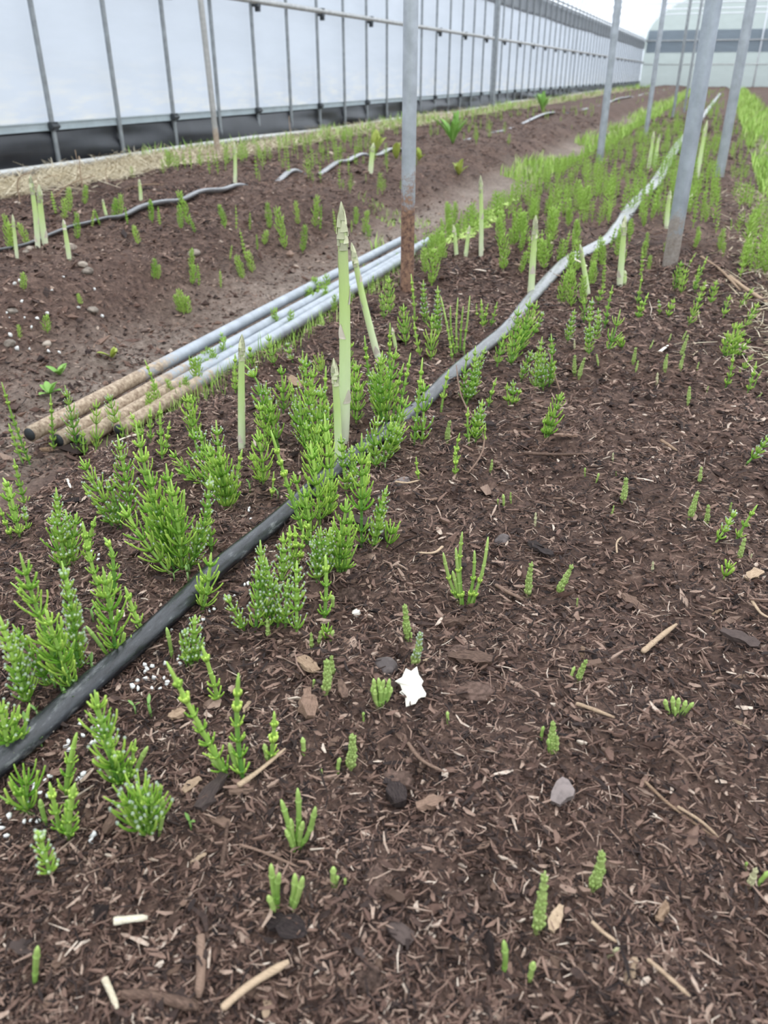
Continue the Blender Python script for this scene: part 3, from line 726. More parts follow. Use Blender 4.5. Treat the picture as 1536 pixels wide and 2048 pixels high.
clump('dark green shoots shaded under the near hose', [(52,1552,60,1630,'T'),(-10,1592,72,1632,'S'),(30,1570,55,1630,'P')])
clump('three-pronged tuft on the bare mulch', [(561,1607,584,1696,'B'),(595,1578,592,1690,'B'),(632,1602,606,1690,'B'),(571,1660,588,1702,'B'),(628,1640,600,1698,'B'),(581,1640,590,1698,'B'),(607,1635,598,1695,'B')])
clump('low pronged tuft at the bottom of the photo', [(541,1735,553,1820,'B'),(560,1735,556,1815,'B'),(607,1740,586,1818,'B'),(537,1785,550,1828,'B'),(590,1745,580,1815,'B'),(598,1785,588,1822,'B')])
clump('tiny shoots beside the low pronged tuft', [(667,1734,667,1775,'B'),(676,1750,672,1775,'B'),(690,1758,688,1775,'B')])
clump('green finger tuft left of the white jagged flake', [(747,1358,756,1412,'B'),(757,1352,759,1408,'B'),(768,1354,763,1410,'B'),(779,1362,767,1412,'B'),(750,1378,756,1416,'B'),(772,1378,764,1416,'B'),(762,1372,760,1418,'B'),(783,1372,769,1408,'B'),(744,1372,753,1410,'B')])
clump('cone-shaped shoots behind the white jagged flake', [(809,1210,814,1281,'Y'),(840,1260,826,1332,'Y','d'),(822,1265,822,1285,'B')])
clump('stubby cones by the square bark chip', [(653,1320,652,1388,'Y'),(663,1310,667,1352,'Y'),(622,1266,622,1299,'Y'),(641,1258,637,1290,'Y'),(628,1358,627,1378,'B'),(655,1255,654,1285,'T'),(667,1262,660,1286,'B')])
clump('small scattered cones below the torn bark chunk', [(705,1463,700,1540,'Y'),(680,1518,676,1548,'B'),(605,1475,607,1510,'B'),(727,1425,727,1447,'B'),(642,1540,643,1556,'B')])
clump('open green fan on the bare mulch', [(886,1103,916,1206,'F'),(912,1098,921,1208,'F'),(925,1066,925,1210,'F'),(950,1105,936,1208,'F'),(978,1080,942,1208,'F'),(967,1142,948,1206,'F'),(905,1140,920,1205,'B')])
clump('pair of pale spikes right of the green fan', [(1065,1125,1056,1195,'Y'),(1145,1127,1115,1188,'Y')])
clump('lone stub', [(895,1425,896,1450,'B')])
clump('curled bud cluster above the flat grey stone', [(1108,1447,1104,1505,'Y'),(1088,1455,1082,1482,'B'),(1114,1470,1110,1506,'Y'),(1096,1475,1098,1505,'B')])
clump('short spikes above the curled bud cluster', [(1173,1317,1156,1365,'Y'),(1150,1335,1140,1362,'B')])
clump('green finger tuft above the curved twig', [(1330,1398,1340,1432,'B'),(1345,1392,1346,1434,'B'),(1358,1396,1352,1434,'B'),(1372,1400,1358,1434,'B'),(1386,1402,1366,1432,'B'),(1350,1415,1348,1438,'B')])
clump('blurred cones at the lower right', [(1090,1742,1073,1868,'Y'),(1203,1696,1183,1780,'Y')])
clump('short blurred stubs below the cones', [(1008,1885,1006,1952,'B'),(1066,1915,1058,1967,'B'),(1238,1893,1215,1917,'E')])
clump('stubs at the right frame edge near the bottom', [(1512,1733,1498,1775,'E'),(1494,1725,1490,1742,'B'),(1540,1745,1515,1773,'B')])
clump('lone green finger at the bottom left', [(74,1896,71,1972,'B')])
clump('spikes around the hollow at the right', [(1405,934,1398,970,'Y'),(1398,983,1378,1040,'Y'),(1416,1007,1412,1050,'Y'),(1475,1022,1432,1085,'D'),(1512,1006,1470,1085,'S'),(1463,1003,1460,1025,'Y'),(1490,1075,1476,1120,'Y'),(1505,1108,1498,1124,'E'),(1460,1128,1447,1158,'T')])
clump('leaning horsetail at the right frame edge', [(1540,866,1490,932,'D')])
clump('tiny pale sprouts on the wide bare mulch', [(1253,955,1245,1008,'Y'),(1228,1011,1222,1032,'Y'),(1170,935,1170,953,'B'),(1197,945,1192,966,'B'),(1232,944,1232,952,'B'),(1022,985,1022,1006,'Y'),(1006,988,1007,1014,'B'),(996,998,997,1013,'B'),(1072,1026,1070,1052,'E'),(1227,905,1226,925,'E'),(1155,1195,1155,1215,'Y'),(1306,1122,1304,1145,'E')])
clump('stalks behind the post row gap, middle of bed', [(778,553,780,628,'P'),(807,608,812,691,'P'),(828,644,841,714,'S'),(822,548,830,649,'S'),(847,561,852,650,'D'),(875,569,875,673,'D'),(864,626,862,722,'P'),(762,585,768,640,'P')])
clump('upright sheaf of stalks in mid bed', [(882,595,905,722,'F'),(900,608,912,715,'F'),(916,595,914,707,'F'),(940,592,925,707,'F'),(926,610,920,705,'F'),(930,685,929,722,'F')])
clump('small sprays beyond the upright sheaf', [(963,600,966,657,'S'),(976,605,970,655,'S'),(994,602,981,655,'S'),(953,607,955,637,'S')])
clump('tiered horsetails on the far side of the hose bend', [(1075,600,1040,700,'P'),(1059,590,1030,720,'P'),(1039,613,1025,730,'P'),(1010,662,994,733,'P'),(1088,623,1065,670,'D'),(1050,640,1034,705,'P'),(1020,680,1022,733,'P')])
clump('dense group leaning over the hose', [(950,688,932,813,'D'),(971,688,945,793,'D'),(936,705,930,808,'D'),(898,740,882,824,'S'),(957,735,941,800,'P')])
clump('dewy christmas-tree clump by the thin brown twig', [(1083,670,1080,782,'D'),(1101,665,1098,774,'D'),(1065,699,1042,764,'D'),(1072,705,1070,780,'P'),(1111,725,1104,768,'S'),(1090,700,1086,780,'D')])
clump('squat tuft between the bent twig and the dewy clump', [(1015,765,1018,812,'P'),(1026,759,1023,813,'P'),(1042,775,1030,812,'P'),(994,756,976,816,'S')])
clump('mixed tuft inside the bent twig', [(966,800,950,884,'D'),(937,816,938,886,'S'),(953,830,944,880,'P'),(971,845,968,890,'S'),(939,868,938,890,'Y'),(950,820,952,882,'P')])
clump('dense cone-shaped bush alone on the mulch', [(1122,780,1096,876,'P'),(1105,820,1094,878,'P'),(1090,835,1090,876,'P')])
clump('pale spikes below the hose bend', [(900,839,894,886,'Y'),(919,863,913,932,'S'),(909,890,910,955,'S'),(832,910,838,962,'S'),(984,918,980,945,'Y')])
clump('whorled column beside the third asparagus', [(1183,591,1178,711,'D'),(1196,615,1189,684,'D'),(1211,568,1196,609,'P'),(1167,594,1167,648,'P'),(1150,618,1135,686,'D'),(1226,570,1209,656,'S'),(1243,620,1214,706,'P'),(1241,677,1244,700,'T')])
clump('short sprays right of the whorled column', [(1284,549,1274,609,'S'),(1299,586,1276,640,'S'),(1318,599,1318,630,'D'),(1348,594,1335,638,'P'),(1399,588,1375,653,'P'),(1285,600,1274,640,'P')])
clump('little pale spikes in open mulch', [(1149,708,1149,752,'Y'),(1170,713,1158,758,'Y'),(1193,708,1196,732,'Y'),(1271,693,1266,729,'Y'),(1277,721,1271,745,'Y'),(1336,708,1330,745,'Y'),(1370,708,1360,742,'Y'),(1375,667,1362,713,'Y'),(1373,661,1365,682,'Y'),(1343,667,1336,685,'Y'),(1308,680,1299,698,'Y'),(1399,724,1394,742,'Y'),(1316,745,1313,771,'E'),(1381,773,1376,810,'Y'),(1417,771,1413,786,'Y'),(1149,680,1149,700,'E')])
clump('green bush on the bed shoulder', [(1472,641,1452,719,'P'),(1519,604,1488,656,'P'),(1490,660,1462,715,'P'),(1455,660,1447,715,'P'),(1482,640,1460,712,'P'),(1500,675,1472,716,'P')])
clump('thin stalks below the green shoulder bush', [(1465,706,1451,776,'S'),(1505,706,1484,745,'P'),(1516,724,1495,786,'S'),(1524,740,1508,776,'S'),(1524,784,1511,799,'Y'),(1480,735,1480,748,'P')])
clump('sprays among the straw on the bed shoulder', [(1508,575,1477,617,'P'),(1461,589,1446,635,'P'),(1417,513,1386,578,'S'),(1363,521,1347,581,'P'),(1394,505,1378,531,'S'),(1412,560,1400,600,'P'),(1435,560,1420,610,'P'),(1375,535,1362,590,'P'),(1400,530,1390,585,'S')])

def ordinal(i, n):
    if n == 1: return 'single'
    if n == 2: return ('left', 'right')[i]
    if i == 0: return 'leftmost'
    if i == n-1: return 'rightmost'
    return ORD[i]+' from left'
sd = 0; NH = 0
for ph, rows in CL.items():
    order = sorted(range(len(rows)), key=lambda i: rows[i][0])
    for rank, i in enumerate(order):
        rw = rows[i]; sd += 1
        b = ground(rw[2], rw[3]); tp = above(rw[0], rw[1], b)
        opt = rw[5] if len(rw) > 5 else ''
        q = ordinal(rank, len(rows)); word = {'Y': 'cone', 'B': 'stub', 'E': 'pale sprout'}.get(rw[4], 'shoot')
        lab = ('horsetail '+word+', ' if len(rows) == 1 else q+' horsetail '+word+' of the ')+ph
        if ph == 'lone stub': lab = 'lone horsetail stub below the white jagged flake'
        elif len(rows) == 1: lab = ph if 'horsetail' in ph else ph+', horsetail tip'
        lab = ' '.join(lab.replace(' of the ', ' of ', 1).split()) if len(lab.split()) > 16 else lab
        if len(lab.split()) > 16: lab = lab.replace(' horsetail ', ' ', 1)
        assert len(lab.split()) <= 16, lab
        shoot(b, tp, rw[4], lab, 'horsetail shoots', dew=('d' in opt), seed=sd, curl={'h': -1, 'c': -.4}.get(opt, 0)); NH += 1

# small shoots farther off: whole low-detail shoots, one mesh each
def small_shoot_mesh(seed, typ):
    rng = random.Random(seed); mb = MB(); L = 1.0
    lean = np.array([rng.uniform(-.12, .12), rng.uniform(-.12, .12), 1.0])
    C = np.array([lean*t+np.array([.05*math.sin(t*2.2+seed), 0, 0]) for t in np.linspace(0, 1, 6)]); C -= C[0]
    mb.tube(np.concatenate([[[0, 0, -.1]], C]), np.r_[.021, np.interp(np.linspace(0, 1, 6), [0, .8, 1], [.021, .017, .007])], 4)
    n = {'P': 8, 'S': 7, 'Y': 6}[typ]
    for j in range(n):
        t = (j+.5)/n*.88; c = np.array([np.interp(t, np.linspace(0, 1, 6), C[:, i]) for i in range(3)])
        ln = {'P': .27, 'S': .12, 'Y': .11}[typ]*np.interp(t, [0, .4, 1], [.8, 1, .4]); nb = 6
        for i in range(nb):
            m2 = MB(); branch(m2, 6.283*i/nb+rng.uniform(-.4, .4)+j, ln*rng.uniform(.7, 1.1), .0155, rng.uniform(.7, 1.1), rng.uniform(.2, .6), 3, 2, .01)
            mb.add(m2.v[0]+c, m2.q[0])
    return mb
SMB = [small_shoot_mesh(i, 'PPSPPSPY'[i % 8]) for i in range(10)]
SMALL = [m.mesh('horsetail_shoot', M_HTFAR) for m in SMB]
def small(base, hgt, label, group, rng):
    o = link('horsetail', SMALL[rng.randrange(len(SMALL))], None, tuple(base))
    s = hgt; wdt = max(.8, min(1.35, .08/hgt))*rng.uniform(.75, 1.2)
    o.scale = (s*wdt, s*wdt, s); o.rotation_euler = (rng.uniform(-.12, .12), rng.uniform(-.12, .12), rng.uniform(0, 6.28))
    return tag(o, label, 'horsetail', group)
rng = random.Random(99)
def inside(px, py, poly):
    c = False; j = len(poly)-1
    for i in range(len(poly)):
        (xi, yi), (xj, yj) = poly[i], poly[j]
        if (yi > py) != (yj > py) and px < (xj-xi)*(py-yi)/(yj-yi)+xi: c = not c
        j = i
    return c
REST = []
def patch(poly, n, hmin, hmax, label, group, pts=()):
    xs_ = [p[0] for p in poly]; ys_ = [p[1] for p in poly]; k = 0; tries = 0
    while k < n and tries < 4000:
        tries += 1
        px = rng.uniform(min(xs_), max(xs_)); py = rng.uniform(min(ys_), max(ys_))
        if not inside(px, py, poly): continue
        REST.append((ground(px, py), rng.uniform(hmin, hmax))); k += 1
patch([(300,850),(520,710),(800,560),(800,530),(600,640),(430,740),(230,850)], 34, .035, .075, 'fine horsetail shoot in the green fringe crowding the grey pipes', 'horsetail fringe along the pipes')
patch([(560,690),(650,640),(660,590),(600,620),(520,690)], 14, .06, .10, 'tall wispy horsetail in the thick tuft growing over the pipes', 'wispy tuft over the pipes')
patch([(830,560),(830,500),(900,440),(960,430),(900,500),(860,580)], 22, .05, .10, 'horsetail shoot in the patch beside the rusty post foot', 'horsetails beside the rusty post')
patch([(980,500),(1060,430),(1180,400),(1225,430),(1180,490),(1100,540),(1000,560)], 40, .05, .11, 'horsetail shoot in the dense stand between thin asparagus and pale hose', 'dense stand left of the pale hose')
patch([(1100,590),(1140,545),(1200,520),(1230,560),(1180,610),(1100,620)], 14, .05, .09, 'horsetail shoot in the tangle just past the hose crossing', 'tangle past the hose crossing')
patch([(1210,500),(1330,400),(1340,520),(1300,560),(1240,550)], 16, .04, .08, 'horsetail shoot between pale hose and the thick dusty post', 'horsetails between hose and dusty post')
patch([(1380,440),(1536,420),(1536,560),(1420,560),(1380,500)], 12, .03, .07, 'sparse horsetail shoot behind the thick dusty post on the bed shoulder', 'sparse shoulder horsetails')
# bed beside the wall: individually seen shoots
LB = [(8,430,20,500),(12,445,28,500),(48,445,55,490),(145,425,155,480),(170,420,185,455),(195,420,200,452),(118,395,130,440),(222,395,228,440),(237,388,240,440),(250,415,255,450),(275,450,277,490),(300,400,305,445),(313,415,320,450),(355,410,362,460),(372,380,378,450),(388,430,390,465),(440,410,450,455),(465,412,472,460),(495,425,500,460),(532,405,540,460),(562,415,570,500),(485,460,492,520),(480,510,486,560),(500,500,505,545),(455,490,460,520),(510,470,515,500),(525,460,528,490),(556,430,562,470),(592,400,597,450),(600,450,605,505),(625,390,630,455),(635,410,640,460),(670,420,672,465),(705,415,712,450),(722,420,728,468),(46,545,48,580),(290,520,308,558),(315,530,316,560),(375,530,385,570),(395,530,398,570),(440,540,442,575),(155,590,162,610),(80,628,95,665),(38,650,40,678),(365,580,368,628),(352,590,360,625),(380,588,375,628),(410,700,418,745),(700,440,703,465),(735,450,738,475),(380,495,385,545),(100,385,112,430),(135,375,140,425),(165,370,170,410)]
def lb_where(by): return 'path slope below the wall-side bed' if by > 520 else ('wall-side bed by its grey hose' if by < 462 else 'near shoulder of the wall-side bed')
for (tx, ty, bx, by) in LB:
    b = ground(bx, by); tp = above(tx, ty, b); hgt = max(.03, float(np.linalg.norm(tp-b))*1.05); where = lb_where(by)
    rank = sorted((q[2], q[3]) for q in LB if lb_where(q[3]) == where).index((bx, by))
    small(b, hgt, ORD[rank]+' small horsetail from the left on the '+where, 'horsetails on the '+where, rng)

# the uncountable rest of the horsetails, far down the beds
def scatter_np(name, temps, pos, scale, yaw, mat, label, cat):
    V = []; Q = []; T_ = []; n = 0
    for i in range(len(pos)):
        v, q, t = temps[i % len(temps)]; c, s = math.cos(yaw[i]), math.sin(yaw[i])
        R = np.array([[c, -s, 0], [s, c, 0], [0, 0, 1]]); vv = (v*scale[i])@R.T+pos[i]
        V.append(vv); 
        if len(q): Q.append(q+n)
        if len(t): T_.append(t+n)
        n += len(v)
    me = mesh_np(name, np.concatenate(V), [np.concatenate(Q) if Q else [], np.concatenate(T_) if T_ else []], mat)
    return tag(link(name, me), label, cat, kind='stuff')
def tiny_template(seed):
    r_ = random.Random(seed); mb = MB(); mb.tube([(0, 0, -.05), (0, 0, .5), (.03, .02, 1)], [.020, .018, .007], 3, cap=False)
    for j in range(5):
        t = .15+.16*j; ln = (.26 if seed % 2 else .13)*(1-.6*t)
        for i in range(5):
            a = 1.256*i+j+r_.uniform(-.4, .4); x, y_ = math.cos(a)*ln, math.sin(a)*ln
            mb.tube([(0, 0, t), (x, y_, t+ln*.9)], [.014, .009], 3, cap=False)
    return np.concatenate(mb.v), np.concatenate(mb.q), np.concatenate(mb.t) if mb.t else []
TT = [tiny_template(i) for i in range(4)]
R = np.random.RandomState(5)
def bed_points(n, x0, x1, y0, y1, pw=1.6):
    yy = (y0**(1-pw)+R.rand(n)*(y1**(1-pw)-y0**(1-pw)))**(1/(1-pw)); xx = x0+R.rand(n)*(x1-x0)
    return xx, yy
xa, ya = bed_points(1100, -.72, .06, 3.0, 34)
xb, yb = bed_points(420, -2.6, -1.4, 3.4, 30)
xc, yc = bed_points(260, -.95, -.70, 2.7, 20)
xd, yd = bed_points(150, .12, .3, 2.3, 12)
xx = np.r_[xa, xb, xc, xd]; yy = np.r_[ya, yb, yc, yd]
keep = vnoise(xx*2.2, yy*1.2, 81) > -.12
xx, yy = xx[keep], yy[keep]
RT = [(np.concatenate(m.v), np.concatenate(m.q), np.concatenate(m.t)) for m in SMB]
scatter_np('distant_horsetails', [RT[i % len(RT)] for i in range(len(REST))]+[TT[i % 4] for i in range(len(xx))], np.concatenate([np.array([p for p, h_ in REST]), np.stack([xx, yy, height(xx, yy)], 1)]), np.r_[np.array([h_ for p, h_ in REST]), R.uniform(.04, .105, len(xx))], R.rand(len(REST)+len(xx))*6.28, M_HTFAR, 'countless small green horsetails beyond the near ones', 'horsetail')

# ------------------------------------------------------------------ asparagus
def bract_mesh(taper=0.):
    """a pointed scale hugging a stalk of radius 1, height 1, wrapped over +x"""
    mb = MB(); rows = 6; cols = 5; V = []
    for i in range(rows):
        t = i/(rows-1); half = .95*(1-t)**.75; r = (1.03+.05*math.sin(t*3.14))*(1-taper*t**1.6)
        for j in range(cols):
            a = -half+2*half*j/(cols-1)
            V.append((r*math.cos(a), r*math.sin(a), t))
    n0 = len(V)
    for i in range(rows):
        t = i/(rows-1); half = .90*(1-t)**.75; r = .97*(1-taper*t**1.6)
        for j in range(cols):
            a = -half+2*half*j/(cols-1); V.append((r*math.cos(a), r*math.sin(a), t))
    q = []
    for o_ in (0, n0):
        for i in range(rows-1):
            for j in range(cols-1): q.append([o_+i*cols+j, o_+i*cols+j+1, o_+(i+1)*cols+j+1, o_+(i+1)*cols+j])
    for i in range(rows-1):
        for j in (0, cols-1): q.append([i*cols+j, (i+1)*cols+j, n0+(i+1)*cols+j, n0+i*cols+j])
    for j in range(cols-1): q.append([j, j+1, n0+j+1, n0+j])
    mb.add(V, q); return mb
_bm = bract_mesh(); BR1 = _bm.mesh('scale_leaf', M_BRACT); _bm = bract_mesh(.85); BR2 = _bm.mesh('tip_scale', M_BRACTG); BR3 = _bm.mesh('tip_scale_pink', M_BRACT)
def asparagus(tx, ty, bx, by, wpx, label, seed, open_tip=False, pink=False):
    rng = random.Random(seed); b = ground(bx, by); tp = above(tx, ty, b); v = tp-b; L = float(np.linalg.norm(v))
    zc = (b-EYE)@FWD; r = max(.0030, .5*wpx*zc/F_PX)
    root = empty('asparagus_spear', tuple(b)); n = 18
    t = np.linspace(0, 1, n); d = v/L
    bend = np.cross(d, VH)*L*rng.uniform(-.02, .02)
    def pt(q): return d*L*q+bend*math.sin(math.pi*q)
    tipf = max(.72, 1-6.5*r/L) if L > 10*r else .55
    rad = r*np.interp(t, [0, .1, .5, tipf, tipf+(1-tipf)*.45, .97, 1], [.95, 1.05, .95, .80, .86, .30, .06])
    C = np.array([pt(q) for q in t]); mb = MB(); mb.tube(np.concatenate([[C[0]-d*.02], C]), np.r_[rad[0], rad], 12)
    link('stalk', mb.mesh('asparagus_stalk', M_ASP), root)
    def bract(q, az, hh, sc, me):
        c = pt(q); tg = Vector(pt(min(1, q+.02))-pt(max(0, q-.02)))
        o = link('scale_leaf', me, root, tuple(c)); o.rotation_mode = 'QUATERNION'; o.rotation_quaternion = align(tg, az)
        rr = float(np.interp(q, t, rad))*sc; o.scale = (rr, rr, hh)
    az = rng.uniform(0, 6.28); nb = int(np.clip(L*tipf/.042, 2, 7))
    if L*F_PX/zc > 110:
        for j in range(nb):
            bract((j+.35)/nb*tipf, az, r*2.6, 1.05, BR1); az += 2.4
        m_ = 15 if L*F_PX/zc > 200 else 10
    else: m_ = 5
    for j in range(m_):
        q = tipf-.02+(1-tipf)*(j/m_)*.82
        bract(q, az, min((1-tipf)*L*.46, (1-q)*L*1.02), 1.16, BR2 if not pink else BR3); az += 2.4
    tag(root, label, 'asparagus', 'asparagus spears')
A = [(682,403,687,885,22,'tallest asparagus spear with an open pointed tip'),(667,716,677,942,15,'short asparagus spear standing against the tallest spear'),
 (484,668,484,905,14,'asparagus spear left of the tallest, before the lying pipes'),(703,485,758,722,13,'leaning thin asparagus spear right of the tallest one'),
 (961,350,962,514,9,'slim asparagus spear standing clear on the bed beyond the rusty post'),(907,450,913,514,8,'pinkish stubby asparagus spear, left of the short pair by the slim spear'),
 (939,450,931,514,8,'pinkish stubby asparagus spear, right of the short pair by the slim spear'),(1072,430,1061,602,13,'stout asparagus spear touching the hose bend'),
 (1160,488,1176,590,10,'curved asparagus spear leaning away from the hose bend'),(1250,430,1239,572,12,'upright asparagus spear with pale foot in front of the pale hose'),
 (1250,540,1248,566,9,'pale stump of asparagus at the foot of the upright spear'),(60,350,76,496,10,'left of the two tallest asparagus spears in the wall-side bed'),
 (78,368,91,490,12,'right of the two tallest asparagus spears in the wall-side bed'),(126,438,139,520,9,'short pink-tipped asparagus spear before the pair in the wall-side bed'),
 (25,428,34,514,7,'thin asparagus spear left of the pair in the wall-side bed'),(469,284,470,368,7,'thin pale asparagus spear in front of the dry grass strip'),
 (747,285,741,346,10,'short thick asparagus spear with leafy top by the buried hose'),(205,398,213,432,6,'tiny tan asparagus spear in the wall-side bed, nearer the pair'),
 (278,358,282,402,7,'tiny tan asparagus spear in the wall-side bed, nearer the skirt'),(1341,380,1333,456,9,'short asparagus spear standing against the thick dusty post'),
 (1385,384,1377,416,9,'small pink asparagus tip right of the thick dusty post'),(1415,240,1394,356,8,'long thin asparagus spear behind the thick dusty post'),
 (1308,262,1297,336,7,'left one of two thin spears behind the pale hose'),(1320,268,1308,336,7,'right one of two thin spears behind the pale hose'),
 (784,655,792,696,7,'pink asparagus tip peeking out of the mulch beside the leaning spear'),(1452,250,1446,300,7,'small asparagus spear at the foot of the blue-grey post')]
for i, a in enumerate(A): asparagus(*a, seed=i+3, pink='pink' in a[5])

# ------------------------------------------------------------------ leafy weeds and seedlings
def leaf_mesh(wd, curl):
    rows = 7; V = []; q = []
    for i in range(rows):
        t = i/(rows-1); w_ = wd*math.sin(math.pi*min(1, t*.93+.05))**.8
        z = math.sin(t*curl)*.55/max(curl, .3); x = t
        V += [(x, -w_, z+w_*.35), (x, 0, z), (x, w_, z+w_*.35)]
    n = len(V); V += [(a, b, c-.012) for a, b, c in V]
    for i in range(rows-1):
        for j in range(2):
            k0 = i*3+j; q.append([k0, k0+1, k0+4, k0+3]); q.append([n+k0, n+k0+3, n+k0+4, n+k0+1])
        q.append([i*3, i*3+3, n+i*3+3, n+i*3]); q.append([i*3+2, n+i*3+2, n+i*3+5, i*3+5])
    q.append([0, n, n+1, 1]); q.append([1, n+1, n+2, 2])
    mb = MB(); mb.add(V, q); return mb
LFN = leaf_mesh(.13, 1.5); LFW = leaf_mesh(.26, 1.3); LFS = leaf_mesh(.22, .8)
LF = {('n', 'g'): LFN.mesh('leaf', M_LEAF), ('w', 'g'): LFW.mesh('leaf', M_LEAF), ('w', 'y'): LFW.mesh('leaf', M_LEAFY), ('s', 's'): LFS.mesh('leaf', M_SEED)}
def weed(px, py, ln, n, key, label, seed, up=.6):
    rng = random.Random(seed); b = ground(px, py); root = empty('leafy_weed', tuple(b))
    for i in range(n):
        o = link('leaf', LF[key], root, (0, 0, .002)); s = ln*rng.uniform(.7, 1.15); o.scale = (s, s, s)
        o.rotation_euler = (0, -rng.uniform(up-.35, up+.45), 6.283*i/n*1.618+rng.uniform(-.3, .3))
    tag(root, label, 'weed', 'leafy weeds')
weed(906, 288, .19, 16, ('n', 'g'), 'bright green leafy weed with lobed upright leaves beyond the rusty post', 1, .8)
weed(918, 352, .075, 9, ('w', 'y'), 'yellowish green broad-leaved weed on the wall-side bed slope', 2, .5)
weed(792, 318, .08, 8, ('w', 'y'), 'lime broad-leaved weed just left of the rusty post', 3, .7)
weed(838, 322, .06, 6, ('w', 'y'), 'lime broad-leaved weed just right of the rusty post', 4, .6)
weed(752, 305, .10, 7, ('w', 'y'), 'lime leafy weed at the thick short asparagus spear', 5, .8)
weed(1084, 222, .20, 16, ('n', 'g'), 'large grey-green leafy weed near the far black skirt', 6, .8)
weed(100, 790, .035, 6, ('w', 'g'), 'flat little weed on the trodden path before the pipe ends', 7, .2)
weed(225, 718, .03, 5, ('w', 'y'), 'small pale weed on the trodden path beside the pipes', 8, .3)
weed(120, 752, .028, 6, ('w', 'g'), 'small green weed near the rusty pipe on the trodden path', 9, .5)
SEEDS = [(126, 1390), (78, 1440), (155, 1418), (60, 1470), (349, 1162), (377, 1165), (379, 1148), (187, 1243), (188, 1350), (272, 1430), (302, 1436), (500, 985), (556, 1000), (382, 1660), (160, 1335), (112, 1382), (136, 1412), (85, 1500), (168, 1390), (92, 1378), (640, 950), (770, 940)]
mbs = MB(); mbs.tube([(0, 0, -.2), (.03, 0, .5), (0, 0, 1)], .09, 5); SEEDSTEM = mbs.mesh('seedling_stem', M_SEED)
for i, (px, py) in enumerate(SEEDS):
    b = ground(px, py); r_ = empty('seedling', tuple(b)); hgt = random.uniform(.008, .014)
    o = link('stem', SEEDSTEM, r_); o.scale = (hgt, hgt, hgt)
    az = random.uniform(0, 6.28)
    for k in (0, 1):
        o = link('leaf', LF['s', 's'], r_, (0, 0, hgt)); s = random.uniform(.006, .0085); o.scale = (s, s*.9, s)
        o.rotation_euler = (0, random.uniform(-.7, .1), az+k*3.14)
    rank = sorted(range(len(SEEDS)), key=lambda j: SEEDS[j][0]).index(i)
    tag(r_, f'tiny two-leaved seedling near the hose, {ORD[rank] if rank < 20 else ("next to last" if rank == 20 else "last")} counting from the left', 'seedling', 'two-leaved seedlings')

# ------------------------------------------------------------------ stones, flakes, chips, sticks
def lump(name, px, py, size, mat, label, cat, seed, flat=.7, sub=3, group=None, angular=0.):
    rng = np.random.RandomState(seed); mb = MB(); ico(mb, (0, 0, 0), 1.0)
    v = mb.v[0]; f = mb.t[0]
    for _ in range(sub):
        cache = {}; v = list(map(tuple, v)); nf = []
        def mid(a, c):
            k = (min(a, c), max(a, c))
            if k not in cache:
                p = np.array(v[a])+np.array(v[c]); p /= np.linalg.norm(p); v.append(tuple(p)); cache[k] = len(v)-1
            return cache[k]
        for a, b_, c in f:
            ab, bc, ca = mid(a, b_), mid(b_, c), mid(c, a); nf += [(a, ab, ca), (b_, bc, ab), (c, ca, bc), (ab, bc, ca)]
        f = nf; v = np.array(v)
    v = np.array(v); nrm = rng.randn(7, 3); nrm /= np.linalg.norm(nrm, axis=1)[:, None]; dd = rng.uniform(.55, .9, 7)
    for a, d_ in zip(nrm, dd):
        k = v@a-d_; v = v-np.outer(np.clip(k, 0, None)*(.55+angular*.4), a)
    v *= (1+.18*vnoise(v[:, 0]*2.3+seed, v[:, 1]*2.3+v[:, 2]*1.7, seed))[:, None]
    if mat is M_CLOD: v *= (1+.35*vnoise(v[:, 0]*5+seed, v[:, 1]*5+v[:, 2]*4, seed+1)+.25*vnoise(v[:, 0]*11+seed, v[:, 1]*11-v[:, 2]*9, seed+2))[:, None]
    v = v*np.asarray(size)*np.array([1, 1, flat])
    g = ground(px, py); ang = rng.uniform(0, 6.28); c, s = math.cos(ang), math.sin(ang)
    v = v@np.array([[c, -s, 0], [s, c, 0], [0, 0, 1]]).T
    o = link(name, mesh_np(name, v, np.array(f), mat, angular < .5), None, (g[0], g[1], g[2]+np.mean(size)*flat*(.1 if mat is M_CLOD else .35)))
    return tag(o, label, cat, group)
lump('white_pebble', 712, 1229, (.0048, .0042, .0045), M_SHELL, 'cream white pebble right of the dewy clump', 'pebble', 5, .9, 3)
lump('dark_stone', 802, 966, (.016, .009, .01), M_STONE, 'dark flat stone just right of the hose bend', 'stone', 6, .4)
lump('dark_stone', 1005, 1085, (.012, .009, .01), M_STONE, 'dark rounded stone right of the green fan', 'stone', 16, .6)
lump('dark_stone', 500, 1048, (.016, .013, .01), M_CLOD, 'dark round clod between the feathery patch and the hose', 'clod', 17, .6)
lump('soil_clod', 650, 635+400, (.01, .01, .01), M_CLOD, 'small clod behind the hose', 'clod', 18, .6)
lump('soil_clod', 698, 1200, (.016, .014, .012), M_CLOD, 'crumbly clod above the white pebble', 'clod', 7, .7)
lump('soil_clod', 945, 1390, (.017, .014, .012), M_CLOD, 'crumbly clod right of the white jagged flake', 'clod', 8, .75)
lump('soil_clod', 770, 1340, (.011, .010, .01), M_STONE, 'bluish crumbly clod above the finger tuft', 'clod', 9, .8)
lump('soil_clod', 735, 1965, (.010, .009, .009), M_CLOD, 'greyish round clod at the bottom of the mulch', 'clod', 10, .8)
lump('soil_clod', 755, 1762, (.010, .009, .009), M_CLOD, 'pale crumbly clod near the low pronged tuft', 'clod', 11, .8)
lump('soil_clod', 985, 1810, (.009, .009, .009), M_CLOD, 'reddish clod left of the blurred cone', 'clod', 12, .8)
lump('soil_clod', 945, 1770, (.013, .010, .010), M_CLOD, 'grey clod above the reddish clod', 'clod', 13, .7)
